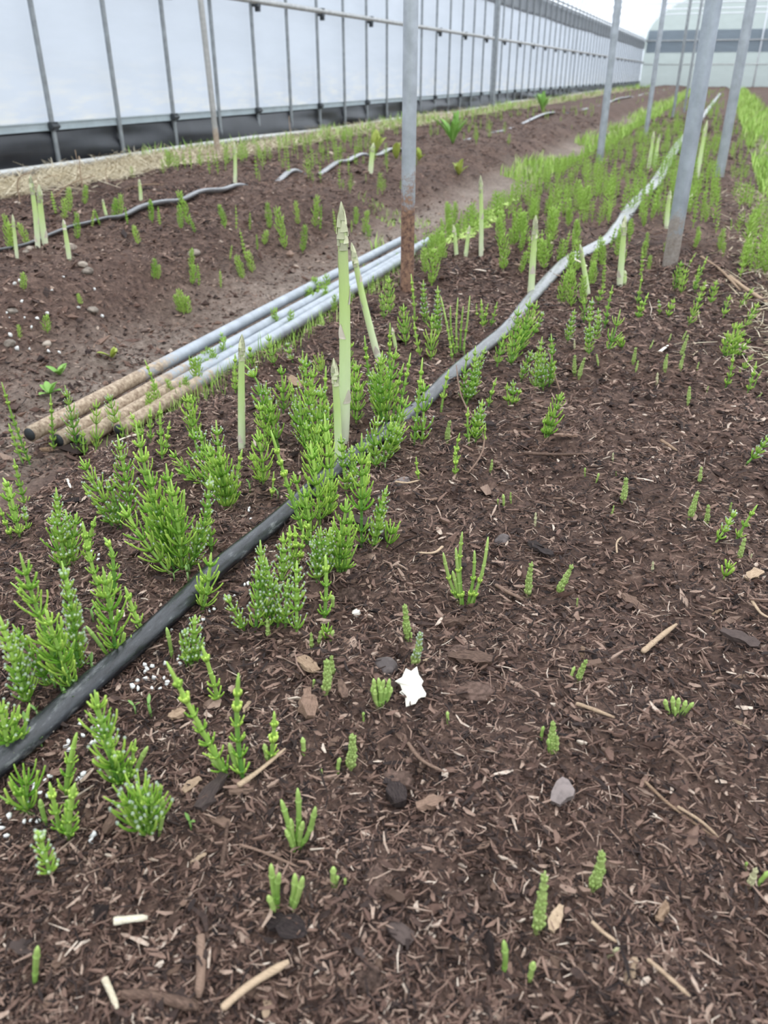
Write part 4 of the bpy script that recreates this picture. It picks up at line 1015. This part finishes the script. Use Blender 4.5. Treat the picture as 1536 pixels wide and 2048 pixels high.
lump('soil_clod', 800, 1565, (.014, .011, .012), M_CLOD, 'large dark clod left of the flat stone', 'clod', 14, .7)
lump('soil_clod', 920, 1010+300, (.020, .012, .010), M_CLOD, 'reddish clod behind the white jagged flake', 'clod', 15, .6)
for i, (px, py, s) in enumerate([(140, 497, .022), (165, 532, .015), (175, 545, .018), (388, 510, .022), (60, 500, .014), (52, 505, .01), (185, 625, .018), (95, 690, .012), (20, 690, .014), (25, 625, .013)]):
    lump('pale_stone', px, py, (s, s*.8, s), M_STONEL, ORD[i]+' pale stone of the wall-side bed, nearest to farthest from its asparagus pair', 'stone', 30+i, .6, 2, 'pale stones on the wall-side bed', 1.)

# pieces with a clear outline of their own: slabs lying tilted on the mulch
def slab(name, outl, x0, y0, at_, n_pl, lift, cup_h, thick, mat, label, cat):
    g0 = ground(*at_); n_pl = np.array(n_pl, float); n_pl /= np.linalg.norm(n_pl); ctr = g0+np.array([0, 0, lift]); pts = []
    for (ox, oy) in outl:
        d = ray(x0+ox/3.84, y0+oy/3.84); s = ((ctr-EYE)@n_pl)/(d@n_pl); pts.append(EYE+d*s-ctr)
    pts = np.array(pts); N = len(pts); cen = pts.mean(0)
    V = np.concatenate([cen+(pts-cen)*k+n_pl*(cup_h*(1-k)) for k in (1, .62)]+[[cen+n_pl*cup_h*.9]]); V2 = V-n_pl*thick
    V = np.concatenate([V, V2]); o2 = 2*N+1; q = []; t = []
    for i in range(N):
        j = (i+1) % N; q += [[i, j, N+j, N+i], [o2+i, o2+N+i, o2+N+j, o2+j], [i, o2+i, o2+j, j]]; t += [[N+i, N+j, 2*N], [o2+N+i, o2+2*N, o2+N+j]]
    tag(link(name, mesh_np(name, V, [np.array(q), np.array(t)], mat, False), None, tuple(ctr)), label, cat)
slab('white_flake', [(890, 600), (930, 622), (975, 585), (990, 650), (1025, 700), (1010, 730), (1028, 765), (1047, 795), (1040, 820), (1005, 825), (985, 838), (965, 872), (925, 885), (890, 897), (883, 820), (840, 785), (862, 768), (845, 725), (805, 700), (860, 668)],
     580, 1180, (825, 1378), (.15, -.45, 1.0), .0155, .0035, .0009, M_SHELL, 'bright white jagged flake lying on the mulch', 'flake')
slab('flat_stone', [(480, 588), (525, 610), (575, 690), (562, 735), (515, 750), (460, 802), (385, 768), (395, 700), (435, 620)],
     1000, 1400, (1125, 1592), (-.1, -.35, 1.0), .010, .0015, .006, simple('flat_stone', (.185, .15, .14), .75, .35, 160, .6), 'flat grey-brown angular stone lying on the mulch', 'stone')

def stick(pts_px, r0, r1, mat, label, name='stick', lift=.002, flat=(1, .7), cat='stick', zs=None, sides=7):
    P = np.array([ground(*p) for p in pts_px]); 
    if zs is not None: P[:, 2] += zs
    P[:, 2] += lift+.0035; base = P.mean(0); Q = smooth_path(P-base, 12) if len(P) > 2 else np.linspace(P[0]-base, P[-1]-base, 8)
    n = len(Q); rr = np.linspace(r0, r1, n)*(1+.25*np.random.rand(n)); rr[0] *= .6; rr[-1] *= .5
    mb = MB(); mb.tube(Q, rr, sides, flat=flat)
    return tag(link(name, mb.mesh(name, mat), None, tuple(base)), label, cat)
stick([(478, 1588), (525, 1556), (572, 1513)], .0022, .0012, M_WOOD, 'long pale splinter pointing at the knobbly horsetail pair', lift=.004)
stick([(1282, 1320), (1315, 1290), (1350, 1264)], .0026, .0022, M_WOOD, 'brown wood splinter on the right of the bed', lift=.005)
stick([(232, 1864), (268, 1858), (300, 1856)], .0026, .0020, M_WHITEWOOD, 'creamy white wood sliver at the lower left', lift=.006)
stick([(214, 1975), (228, 2005), (240, 2036)], .0020, .0014, M_WHITEWOOD, 'pale straw piece standing out at the bottom left', lift=.005)
stick([(245, 2005), (310, 2006), (400, 2032)], .0028, .0030, M_TWIG, 'thick brown twig along the bottom edge', lift=.003)
stick([(404, 1885), (406, 1950), (400, 2010)], .0026, .0024, M_TWIG, 'upright-lying brown twig at the bottom', lift=.003)
stick([(447, 2040), (500, 1990), (580, 1944)], .0020, .0024, M_WOOD, 'pale long stick slanting at the bottom', lift=.006)
stick([(1285, 1580), (1330, 1625), (1420, 1690)], .0012, .0009, M_WOOD, 'thin pale stick right of the flat stone', lift=.005)
stick([(1350, 1630), (1400, 1662), (1432, 1692)], .0012, .0010, M_WOOD, 'thin tan stick near the dark hollow', lift=.005)
stick([(815, 1500), (842, 1538), (888, 1560)], .0014, .0012, M_TWIG, 'bent brown twig below the white jagged flake', lift=.004)
stick([(1150, 1424), (1185, 1436), (1226, 1452)], .0020, .0014, M_WOOD, 'tan splinter near the curled bud cluster', lift=.005)
stick([(1330, 1510), (1365, 1530), (1400, 1580)], .0010, .0010, M_TWIG, 'curved twig right of the tan splinter', lift=.004)
stick([(480, 1705), (530, 1722), (600, 1752)], .0010, .0009, M_TWIG, 'thin brown twig above the low pronged tuft', lift=.004)
stick([(445, 1755), (452, 1710), (458, 1660)], .0016, .0010, M_TWIG, 'slim upright twig lying left of the three-pronged tuft', lift=.004)
stick([(1045, 918), (1105, 921), (1172, 920)], .0028, .0026, M_TWIG, 'straight dark twig across the mulch below the cone-shaped bush', lift=.005)
stick([(1005, 872), (1065, 870), (1150, 872)], .0007, .0007, M_TWIG, 'faint thin twig beneath the straight dark twig', lift=.003)
stick([(935, 962), (968, 925), (980, 900), (972, 882), (930, 855), (916, 828), (911, 765)], .0011, .0011, M_TWIG, 'thin bent twig arching over the mixed tuft', lift=.006, flat=(1, 1), zs=np.array([0, .004, .008, .012, .012, .014, .02]))
stick([(1118, 792), (1105, 770), (1092, 722)], .0018, .0008, M_TWIG, 'short dark twig leaning into the dewy christmas-tree clump', lift=.006, flat=(1, 1), zs=np.array([0, .012, .02]))
stick([(1170, 560), (1155, 548), (1130, 540)], .003, .002, M_WHITEWOOD, 'pale reed stalk lying across the hose', lift=.03)
stick([(1318, 712), (1326, 706), (1335, 699)], .0030, .0026, M_SHELL, 'short white stick among the little pale spikes', lift=.004)
stick([(885, 1105), (868, 1120), (832, 1117)], .0016, .0012, M_WOOD, 'tan splinter left of the green fan', lift=.004)
stick([(990, 1182), (1010, 1195), (1045, 1212)], .0022, .0018, M_TWIG, 'reddish brown stick right of the green fan', lift=.004)
stick([(1232, 1118), (1230, 1095), (1242, 1086)], .0010, .0010, M_WOOD, 'thin curved sliver on the right mulch', lift=.004)
stick([(790, 975), (815, 979), (838, 972)], .0016, .0012, M_WOOD, 'tan sliver beside the dark flat stone', lift=.004)
stick([(1320, 890), (1335, 900), (1352, 912)], .0030, .0022, M_WOOD, 'short pale broken stick at the upper right mulch', lift=.004)
stick([(1455, 560), (1490, 585), (1530, 612)], .006, .005, M_WOOD, 'thick straw stalk on the right bed shoulder', lift=.006)
stick([(1400, 520), (1440, 545), (1480, 590)], .004, .003, M_WOOD, 'thinner straw stalk on the right bed shoulder', lift=.006)
stick([(1500, 1215), (1520, 1245), (1540, 1250)], .0016, .0012, M_WOOD, 'pale splinter at the right frame edge', lift=.004)
stick([(1180, 1860), (1200, 1880), (1230, 1900)], .0012, .0010, M_WOOD, 'small tan stick near the pale blurred stub', lift=.004)
stick([(1290, 1935), (1320, 1960), (1375, 2010)], .0012, .0012, M_WOOD, 'tan stick at the lower right', lift=.004)
stick([(232, 893), (258, 882), (284, 876)], .0018, .0014, M_WHITEWOOD, 'greyish white stick beside the slim horsetails', lift=.004)
stick([(137, 968), (141, 980), (144, 987)], .0018, .0014, M_SHELL, 'tiny white sliver above the dense dewy horsetails', lift=.004)

DS = [((40, 405), (30, 350), (62, 345), .003), ((10, 395), (40, 365), (115, 350), .003), ((150, 380), (158, 330), (150, 300), .002), ((165, 375), (160, 345), (158, 312), .004), ((215, 370), (210, 340), (216, 318), .002), ((60, 420), (110, 400), (125, 380), .003), ((100, 400), (140, 365), (190, 352), .003), ((585, 295), (580, 262), (578, 232), .003), ((365, 300), (362, 270), (352, 236), .002), ((250, 380), (300, 365), (340, 372), .004)]
for i, (a, b_, c, r_) in enumerate(DS):
    g = ground(*a); p1 = above(b_[0], b_[1], g); p2 = above(c[0], c[1], g); Q = smooth_path(np.array([g, p1, p2])-g, 10)
    mb = MB(); mb.tube(Q, np.linspace(r_, r_*.5, 10), 6)
    tag(link('dry_stalk', mb.mesh('dry_stalk', M_WOOD), None, tuple(g)), ORD[sorted(q[0] for q in DS).index(a)]+' dry tan stalk from the left before the black skirt', 'stalk', 'dry stalks before the black skirt')

def chip_mesh(seed, lx, ly, lz, mat):
    rng = np.random.RandomState(seed); n = 7; V = []
    for s in (1, -1):
        for i in range(n):
            t = i/(n-1)*2-1; ww = ly*(1-.45*abs(t)**3)*(1+.26*rng.randn())
            V.append((t*lx, -ww, s*lz*(1-.4*abs(t))+lz*.5*rng.randn()*.5)); V.append((t*lx+rng.randn()*lx*.04, ww, s*lz*(1-.4*abs(t))+lz*.5*rng.randn()*.5))
    q = []
    m = 2*n
    for i in range(n-1):
        a = 2*i; q += [[a, a+2, a+3, a+1], [m+a, m+a+1, m+a+3, m+a+2], [a, m+a, m+a+2, a+2], [a+1, a+3, m+a+3, m+a+1]]
    q += [[0, 1, m+1, m], [m-2, 2*m-2, 2*m-1, m-1]]
    mb = MB(); mb.add(V, q); return mb.mesh('bark_chip', mat, False)
def chip(px, py, lx, ly, lz, ang, mat, label, seed, tilt=.15, name='bark_chip'):
    g = ground(px, py); o = link(name, chip_mesh(seed, lx, ly, lz, mat), None, (g[0], g[1], g[2]+lz+.0045))
    o.rotation_euler = (random.uniform(-tilt, tilt), random.uniform(-tilt, tilt), ang)
    return tag(o, label, 'bark chip', 'bark chips')
chip(617, 1342, .0125, .0060, .002, -.55, M_WOOD, 'square-cut pale bark chip beside the stubby cones', 1)
chip(618, 1425, .0125, .0065, .004, -1.0, M_BARK, 'torn splintery bark chunk below the square-cut chip', 2, .25)
chip(386, 1583, .0075, .0035, .0018, 1.2, M_WOOD, 'tan oblong bark chip below the knobbly horsetail pair', 3)
chip(425, 1597, .0155, .0050, .0020, 1.5, M_BARKD, 'dark long bark slab beside the tan oblong chip', 4)
chip(232, 1655, .0100, .0040, .0022, 1.4, M_BARK, 'reddish bark slab left of the thumb-like tuft', 5, .5)
chip(1265, 1215, .0150, .0048, .0015, -.7, M_BARK, 'brown leaf-shaped bark chip on the right mulch', 6)
chip(1505, 1160, .0140, .0050, .0020, 1.0, M_WOOD, 'tan bark chip near the right frame edge', 7)
chip(1080, 1110, .0190, .0055, .0020, -.7, M_BARKD, 'long dark bark strip behind the pale spikes', 8)
chip(940, 1330, .0190, .0060, .0030, .1, M_BARK, 'reddish bark slab right of the white flake', 9)
chip(905, 1258, .0140, .0040, .0030, .4, M_BARK, 'greyish brown bark stick above the reddish slab', 10)
chip(800, 1880, .0085, .0050, .0015, -.3, M_BARKD, 'dark squarish bark chip with a tan edge at the bottom', 11)
chip(575, 1870, .0130, .0062, .002, -.1, M_BARKD, 'dark flat bark chip below the low pronged tuft', 12)
chip(1110, 1850, .0090, .0030, .0016, 1.4, M_WOOD, 'pale split chip right of the blurred cone', 13)
chip(1322, 1835, .0088, .0026, .0016, 1.3, M_WOOD, 'pale upright chip at the lower right', 14)
chip(730, 1065, .0300, .0060, .0050, -.35, M_BARKD, 'long dark bark ridge behind the wet cluster', 15)
chip(975, 858, .010, .0055, .003, -.4, M_BARKD, 'dark angular chip inside the bent twig', 16)
chip(1130, 880, .0170, .0045, .0018, .45, M_BARK, 'brown flat chip at the foot of the cone-shaped bush', 17)
chip(355, 1440, .0070, .0040, .0016, 1.3, M_WOOD, 'frayed tan chip beside the white grains', 18)
chip(685, 1390, .0120, .0030, .0018, -1.0, M_BARK, 'narrow reddish chip right of the stubby cones', 19)
chip(95, 905, .0120, .0050, .002, .4, M_WOOD, 'tan chip below the rusty pipe end', 20)
chip(592, 775, .013, .011, .004, 1.0, M_WOOD, 'light upright chip between the horsetails and the tallest spear', 21, .5)
chip(1475, 1290, .017, .005, .003, -.3, M_BARKD, 'dark bark slab at the right frame edge', 22)
chip(790, 1600, .012, .007, .004, -.9, M_BARKD, 'dark bark lump left of the flat stone', 23)
chip(860, 1620, .010, .004, .002, .5, M_BARK, 'brown chip between the dark lump and flat stone', 24)

# perlite grains
PERL = [(277,1372),(292,1370),(310,1368),(330,1366),(336,1378),(345,1362),(268,1386),(278,1388),(306,1388),(322,1388),(291,1340),(307,1344),(296,1348),(292,1355),(358,1330),(362,1338),(332,1336),(165,1460),(197,1465),(200,1478),(198,1490),(187,1500),(170,1484),(140,1495),(136,1505),(142,1512),(22,1645),(52,1656),(66,1652),(4,1655),(8,1668),(75,1592),(84,1598),(98,1605),(70,1580),(170,1560),(163,1572),(105,1566),(95,1572),(490,1180),(497,1175),(470,1202),(486,1206),(497,1178),(498,1030),(502,1047),(430,1228),(420,1232),(407,1250),(200,1120),(198,1128),(190,1680),(186,1695),(500,1025),(18,1686),(80,1655),(345,1270),(340,1296),(185,1112),(165,1060)]
PERL2 = [(30,690),(45,608),(20,640),(50,640),(64,660),(22,676),(36,702),(60,702),(98,708),(40,566),(30,572),(128,558),(105,585),(158,620),(205,637),(95,632),(15,630),(75,642),(190,583),(120,710)]
mbp = MB(); ico(mbp, (0, 0, 0), 1.); vv = mbp.v[0]
PM = []
for i in range(5):
    R2 = np.random.RandomState(i); PM.append(mesh_np('perlite_grain', vv*(1+.22*R2.randn(12, 1))*np.array([1, .9, .8]), np.array(mbp.t[0]), M_PERL))
PG = {}
for i, (px, py) in enumerate(PERL+PERL2):
    g = ground(px, py); nr = i < len(PERL); s = random.uniform(.0017, .0031)*(1 if nr else 1.9)
    o = link('perlite_grain', PM[i % 5], None, (g[0], g[1], g[2]+s*.5+(.0045 if nr else .003))); o.scale = (s, s, s*.85); o.rotation_euler = (random.random()*6, random.random()*6, random.random()*6)
    if not nr: lb, gp = 'white grain on the path slope below the wall-side bed', 'white grains on the path slope'
    elif 1320 < py < 1400 and px > 250: lb, gp = 'white grain in the cluster just below the hose', 'white grains under the hose'
    elif py >= 1440: lb, gp = 'white grain below the near hose at lower left', 'white grains at the lower left'
    else: lb, gp = 'white grain around the dewy clumps near the hose', 'white grains near the dewy clumps'
    PG.setdefault((lb, gp), []).append((px, py, o))
for (lb, gp), L_ in PG.items():
    for k, (px, py, o) in enumerate(sorted(L_, key=lambda q: q[:2])): tag(o, ORD[k]+' from the left, '+lb, 'grain', gp)

# loose chips of the mulch, the ones that show largest
CM = [chip_mesh(100+i, 1., random.uniform(.14, .42), random.uniform(.07, .16), [M_BARK, M_BARKD, M_TWIG, M_BARKD, M_BARK, M_WOOD if i == 5 else M_BARK][i % 6]) for i in range(18)]
for i in range(200):
    py = 900+1150*random.random()**.75; px = random.uniform(-20, 1556)
    if px < 620 and py < 1560-px*.9+60: px = random.uniform(600, 1550)
    g = ground(px, py); s = min(.0085, random.lognormvariate(math.log(.0046), .38)); o = link('bark_chip', CM[i % 18], None, (g[0], g[1], g[2]+s*.12+.003)); o.scale = (s, s, s)
    o.rotation_euler = (random.uniform(-.35, .35), random.uniform(-.35, .35), random.uniform(0, 6.28))
    if py > 1700: lb, gp = 'small loose bark chip in the blurred mulch nearest the viewer', 'loose chips in the nearest mulch'
    elif py > 1250: lb, gp = 'small loose bark chip in the sharp mulch of the middle bed', 'loose chips in the sharp mulch'
    else: lb, gp = 'small loose bark chip in the mulch beyond the green fan', 'loose chips in the farther mulch'
    tag(o, lb, 'bark chip', gp)

# ------------------------------------------------------------------ stuff: mulch fibres, flakes, crumbs, straw, grass
def in_view(x, y, z, mar=.22):
    P = np.stack([x, y, z], 1)-EYE; zc = P@FWD; ok = zc > .1
    u = np.where(ok, (P@RGT)/np.maximum(zc, .1)*F_PX/768, 9); v = np.where(ok, (P@UPV)/np.maximum(zc, .1)*F_PX/1024, 9)
    return ok & (np.abs(u) < 1+mar) & (np.abs(v) < 1+mar)
def fibres(name, x, y, L, wd, tone, mat, label, seed, tilt=.45, lift=.0015, up=None, cat='mulch', seg=2):
    R_ = np.random.RandomState(seed); n = len(x); z = height(x, y)
    yaw = R_.rand(n)*2*np.pi; tl = R_.uniform(-tilt, tilt, n) if up is None else up
    d = np.stack([np.cos(yaw)*np.cos(tl), np.sin(yaw)*np.cos(tl), np.sin(tl)], 1)
    s = np.stack([-np.sin(yaw), np.cos(yaw), 0*yaw], 1); u = np.cross(d, s)
    c = np.stack([x, y, z+lift+np.abs(np.sin(tl))*L*.32+R_.rand(n)*.0035*np.minimum(L/.006, 1.5)], 1)
    bend = R_.randn(n)*.28*L; nv = 3*(seg+1); V = np.zeros((n, nv, 3), np.float32); k = 0
    for t, sc in (((-.5, .55), (0, 1), (.5, .45)) if seg == 2 else ((-.5, .9), (.5, .5))):
        cc = c+d*(t*L)[:, None]+s*(bend*(.25-t*t)*1.6)[:, None]+u*(bend*.5*(.25-t*t))[:, None]
        for a in (0, 2.1, 4.2):
            V[:, k] = cc+(s*math.cos(a)+u*math.sin(a)*.55)*(wd*sc)[:, None]; k += 1
    base = (np.arange(n)*nv)[:, None]
    q = []
    for r_ in range(0, 3*seg, 3):
        for a in range(3): q.append(base+np.array([r_+a, r_+(a+1) % 3, r_+3+(a+1) % 3, r_+3+a]))
    t_ = [base+np.array([0, 2, 1]), base+np.array([nv-3, nv-2, nv-1])]
    me = mesh_np(name, V.reshape(-1, 3), [np.concatenate(q), np.concatenate(t_)], mat, False, np.repeat(tone, nv))
    return tag(link(name, me), label, cat, kind='stuff')
def sample_bed(n, x0, x1, y0, y1, pw, seed, mar=.2):
    R_ = np.random.RandomState(seed); out_x = []; out_y = []; got = 0
    while got < n:
        m = n; yy_ = (y0**(1-pw)+R_.rand(m)*(y1**(1-pw)-y0**(1-pw)))**(1/(1-pw)); xx_ = x0+R_.rand(m)*(x1-x0)
        k = in_view(xx_, yy_, 0*xx_, mar); out_x.append(xx_[k]); out_y.append(yy_[k]); got += int(k.sum())
    return np.concatenate(out_x)[:n], np.concatenate(out_y)[:n]
R = np.random.RandomState(17)
def tones(n, lo=0., hi=1.):
    t = np.clip(R.beta(1.2, 1.55, n), 0, 1)
    return lo+(hi-lo)*t
n = 46000; x, y = sample_bed(n, -.82, .34, .10, 2.6, 1.3, 1, .18)
sc_ = np.clip(.62+.55*y, .65, 2.0)
fibres('mulch_fibres', x, y, R.lognormal(math.log(.0075), .5, n)*sc_, R.lognormal(math.log(.00065), .45, n)*sc_, tones(n), M_MULCH, 'fine dark bark fibres covering the middle bed', 2)
n = 17000; x, y = sample_bed(n, -2.7, .4, 2.0, 12, 1.8, 3, .1)
kk = (x < -1.32) | (x > -.86); x, y = x[kk], y[kk]; n = len(x); sc_ = 1.2+.45*y
fibres('coarse_mulch', x, y, R.lognormal(math.log(.008), .4, n)*sc_, R.uniform(.0006, .0015, n)*sc_, tones(n, 0, .9), M_MULCH, 'coarse mulch bits on the farther beds', 4, seg=1)
n = 14000; x, y = sample_bed(n, -2.6, -.95, .9, 3.2, 1.2, 5, .1)
fibres('slope_mulch', x, y, R.lognormal(math.log(.009), .4, n), R.uniform(.0006, .0020, n), tones(n, 0, .95), M_MULCH, 'crumbly mulch bits on the slope beside the path', 6, seg=1)
n = 40000; x, y = sample_bed(n, -.82, .34, .10, 2.6, 1.3, 33, .18); sc_ = np.clip(.62+.55*y, .65, 2.0)
fibres('mulch_splinters', x, y, R.lognormal(math.log(.0062), .45, n)*sc_, R.lognormal(math.log(.00065), .45, n)*sc_, tones(n), M_MULCH, 'short straight bark splinters covering the middle bed', 34, seg=1)
R3 = np.random.RandomState(41); x = R3.uniform(-.9, .62, 26000); y = R3.uniform(-.5, 2.8, 26000)
k = ~in_view(x, y, 0*x, .18) & ((x < .30) | (R3.rand(26000) < .3)); x, y = x[k], y[k]; n = len(x)
fibres('outlying_mulch', x, y, R.lognormal(math.log(.010), .45, n), R.lognormal(math.log(.0012), .4, n), tones(n), M_MULCH, 'bark mulch on the bed around and beside the viewer', 42, seg=1)
n = 13000; x, y = sample_bed(n, -.82, .34, .10, 2.4, 1.3, 13, .12); sc_ = np.clip(.65+.5*y, .65, 1.8)
fibres('bark_flakes', x, y, R.lognormal(math.log(.0085), .4, n)*sc_, R.lognormal(math.log(.0017), .35, n)*sc_, tones(n, .1, 1.), M_MULCH, 'small broad bark flakes strewn over the middle bed', 14, tilt=.35)
# broad flakes and crumbs
def crumbs(name, x, y, sz, tone, mat, label, seed, flat=.55):
    R_ = np.random.RandomState(seed); n = len(x)
    o8 = np.array([(1, 0, 0), (0, 1, 0), (-1, 0, 0), (0, -1, 0), (0, 0, 1), (0, 0, -1)], float)
    f8 = np.array([(0, 1, 4), (1, 2, 4), (2, 3, 4), (3, 0, 4), (1, 0, 5), (2, 1, 5), (3, 2, 5), (0, 3, 5)])
    ang = R_.rand(n)*6.28; v = o8[None]*(1+.45*R_.randn(n, 6, 1)*.6)*np.stack([R_.uniform(.7, 2.2, n), R_.uniform(.4, .9, n), R_.uniform(.25, .8, n)*flat/.55], 1)[:, None]
    v[:, :, 2] += R_.randn(n, 6)*.15
    c, s = np.cos(ang)[:, None], np.sin(ang)[:, None]
    vx = v[:, :, 0]*c-v[:, :, 1]*s; vy = v[:, :, 0]*s+v[:, :, 1]*c; tx, ty = R_.randn(2, n, 1)*.3
    vz = v[:, :, 2]+vx*tx+vy*ty
    V = np.stack([vx, vy, vz], 2)*sz[:, None, None]+np.stack([x, y, height(x, y)+sz*.3], 1)[:, None]
    F = (np.arange(n)*6)[:, None, None]+f8[None]
    me = mesh_np(name, V.reshape(-1, 3), F.reshape(-1, 3), mat, False, np.repeat(tone, 6))
    return tag(link(name, me), label, 'soil', kind='stuff')
n = 33000; x, y = sample_bed(n, -.82, .34, .10, 2.4, 1.3, 7, .12)
crumbs('soil_crumbs', x, y, R.lognormal(math.log(.0016), .55, n)*np.clip(.65+.5*y, .65, 1.8), tones(n, 0, .92), M_MULCH, 'dark soil crumbs between the bark fibres', 8)
n = 9000; x, y = sample_bed(n, -2.5, -.9, .9, 4.5, 1.3, 9, .1)
crumbs('path_crumbs', x, y, R.lognormal(math.log(.0035), .5, n), tones(n, .1, 1.), M_MULCH, 'gritty crumbs on the path and its slope', 10)
# dry grass along the wall, straw on the right shoulder
n = 17000; R_ = np.random.RandomState(21); yy = (2.6**-.4+R_.rand(n)*(30**-.4-2.6**-.4))**(1/-.4); xx = -2.96+.17*R_.randn(n)+.16*vnoise(yy*1.2, yy*0, 91)
k = (vnoise(yy*.9, yy*0+4, 92)+.3+.2*R_.rand(n) > 0) & (xx > -3.42); xx, yy = xx[k], yy[k]; n = len(xx)
fibres('dry_grass', xx, yy, R_.uniform(.05, .17, n)*(1+yy*.03), R_.uniform(.0011, .0022, n)*(1+yy*.05), R_.beta(2.2, 1.6, n), M_STRAW, 'matted straw-coloured dry grass along the foot of the wall', 22, tilt=.5, lift=.014, cat='dry grass')
n = 900; R_ = np.random.RandomState(23); yy = R_.uniform(1.5, 4.5, n); xx = .17+.07*R_.randn(n)+.02*yy
fibres('straw_bits', xx, yy, R_.uniform(.02, .07, n), R_.uniform(.0008, .0018, n), R_.beta(2, 1.6, n), M_STRAW, 'dry straw bits on the right shoulder of the bed', 24, lift=.003, cat='straw')
def blades(name, x, y, hgt, tone, mat, label, seed, wd=.0025):
    R_ = np.random.RandomState(seed); n = len(x); yaw = R_.rand(n)*6.28; ln = R_.uniform(.1, .6, n)*hgt
    d = np.stack([np.cos(yaw), np.sin(yaw), 0*yaw], 1); s = np.stack([-np.sin(yaw), np.cos(yaw), 0*yaw], 1); b = np.stack([x, y, height(x, y)-.004], 1)
    V = np.zeros((n, 5, 3), np.float32); w_ = wd*np.clip(hgt/.06, .7, 3)
    V[:, 0] = b-s*w_[:, None]; V[:, 1] = b+s*w_[:, None]
    m_ = b+d*(ln*.35)[:, None]+ZUP*(hgt*.6)[:, None]; V[:, 2] = m_-s*(w_*.8)[:, None]; V[:, 3] = m_+s*(w_*.8)[:, None]
    V[:, 4] = b+d*ln[:, None]+ZUP*hgt[:, None]
    base = (np.arange(n)*5)[:, None]
    me = mesh_np(name, V.reshape(-1, 3), [base+np.array([0, 1, 3, 2]), base+np.array([2, 3, 4])], mat, True, np.repeat(tone, 5))
    return tag(link(name, me), label, 'grass', kind='stuff')
R_ = np.random.RandomState(31)
def strip(n, x0, x1, y0, y1, pw, thr, seed):
    yy = (y0**(1-pw)+R_.rand(n)*(y1**(1-pw)-y0**(1-pw)))**(1/(1-pw)); xx = x0+R_.rand(n)*(x1-x0)
    k = vnoise(xx*2.5, yy*1.0, seed)+.5*vnoise(xx*8, yy*5, seed+7) > thr+np.clip((y0*1.9-yy)*.35, 0, .5)*(yy < 9); return xx[k], yy[k]
x, y = strip(9000, -3.3, -2.6, 2.2, 40, 1.5, -.05, 93); blades('wall_grass', x, y, R_.uniform(.03, .09, len(x))*(1+y*.04), R_.beta(2, 2.2, len(x)), M_GRASS, 'green grass growing through the dry strip by the wall', 32)
x, y = strip(14000, -1.25, -.72, 2.9, 36, 1.5, -.12, 94); blades('path_grass', x, y, R_.uniform(.02, .07, len(x))*(1+y*.05), R_.beta(2, 2, len(x)), M_GRASS, 'bright green grass filling the far part of the path', 33)
x, y = strip(12000, .26, .75, 2.6, 36, 1.4, -.25, 95); blades('side_path_grass', x, y, R_.uniform(.03, .08, len(x))*(1+y*.05), R_.beta(2, 2, len(x)), M_GRASS, 'bright green grass in the path right of the middle bed', 34)
x, y = strip(1300, -.93, -.70, 1.0, 3.2, 1.2, .12, 96); blades('fringe_grass', x, y, R_.uniform(.015, .05, len(x)), R_.beta(2, 2.4, len(x)), M_GRASS, 'fine green weeds fringing the pipes', 35, .0012)
x, y = strip(2200, -1.45, -1.1, 1.9, 3.6, 1.2, .08, 97); blades('slope_weeds', x, y, R_.uniform(.012, .035, len(x)), R_.beta(2, 2, len(x)), M_GRASS, 'low green weeds on the path beyond the pipes', 36, .002)
# pale blossom-like weed patch beside the rusty post
x, y = strip(1400, -.88, -.70, 2.55, 3.6, 1.1, -.3, 98); crumbs('pale_weed_patch', x, y, R_.uniform(.004, .009, len(x)), R_.uniform(.75, 1.0, len(x)), M_GRASS, 'pale yellow-green low weeds behind the rusty post', 37, 1.2)
if 0: print('TRIS', sum(len(m.loops)-2*len(m.polygons) for m in bpy.data.meshes), 'floor', nx*ny*2, 'horsetails', NH, 'objects', len(bpy.data.objects))
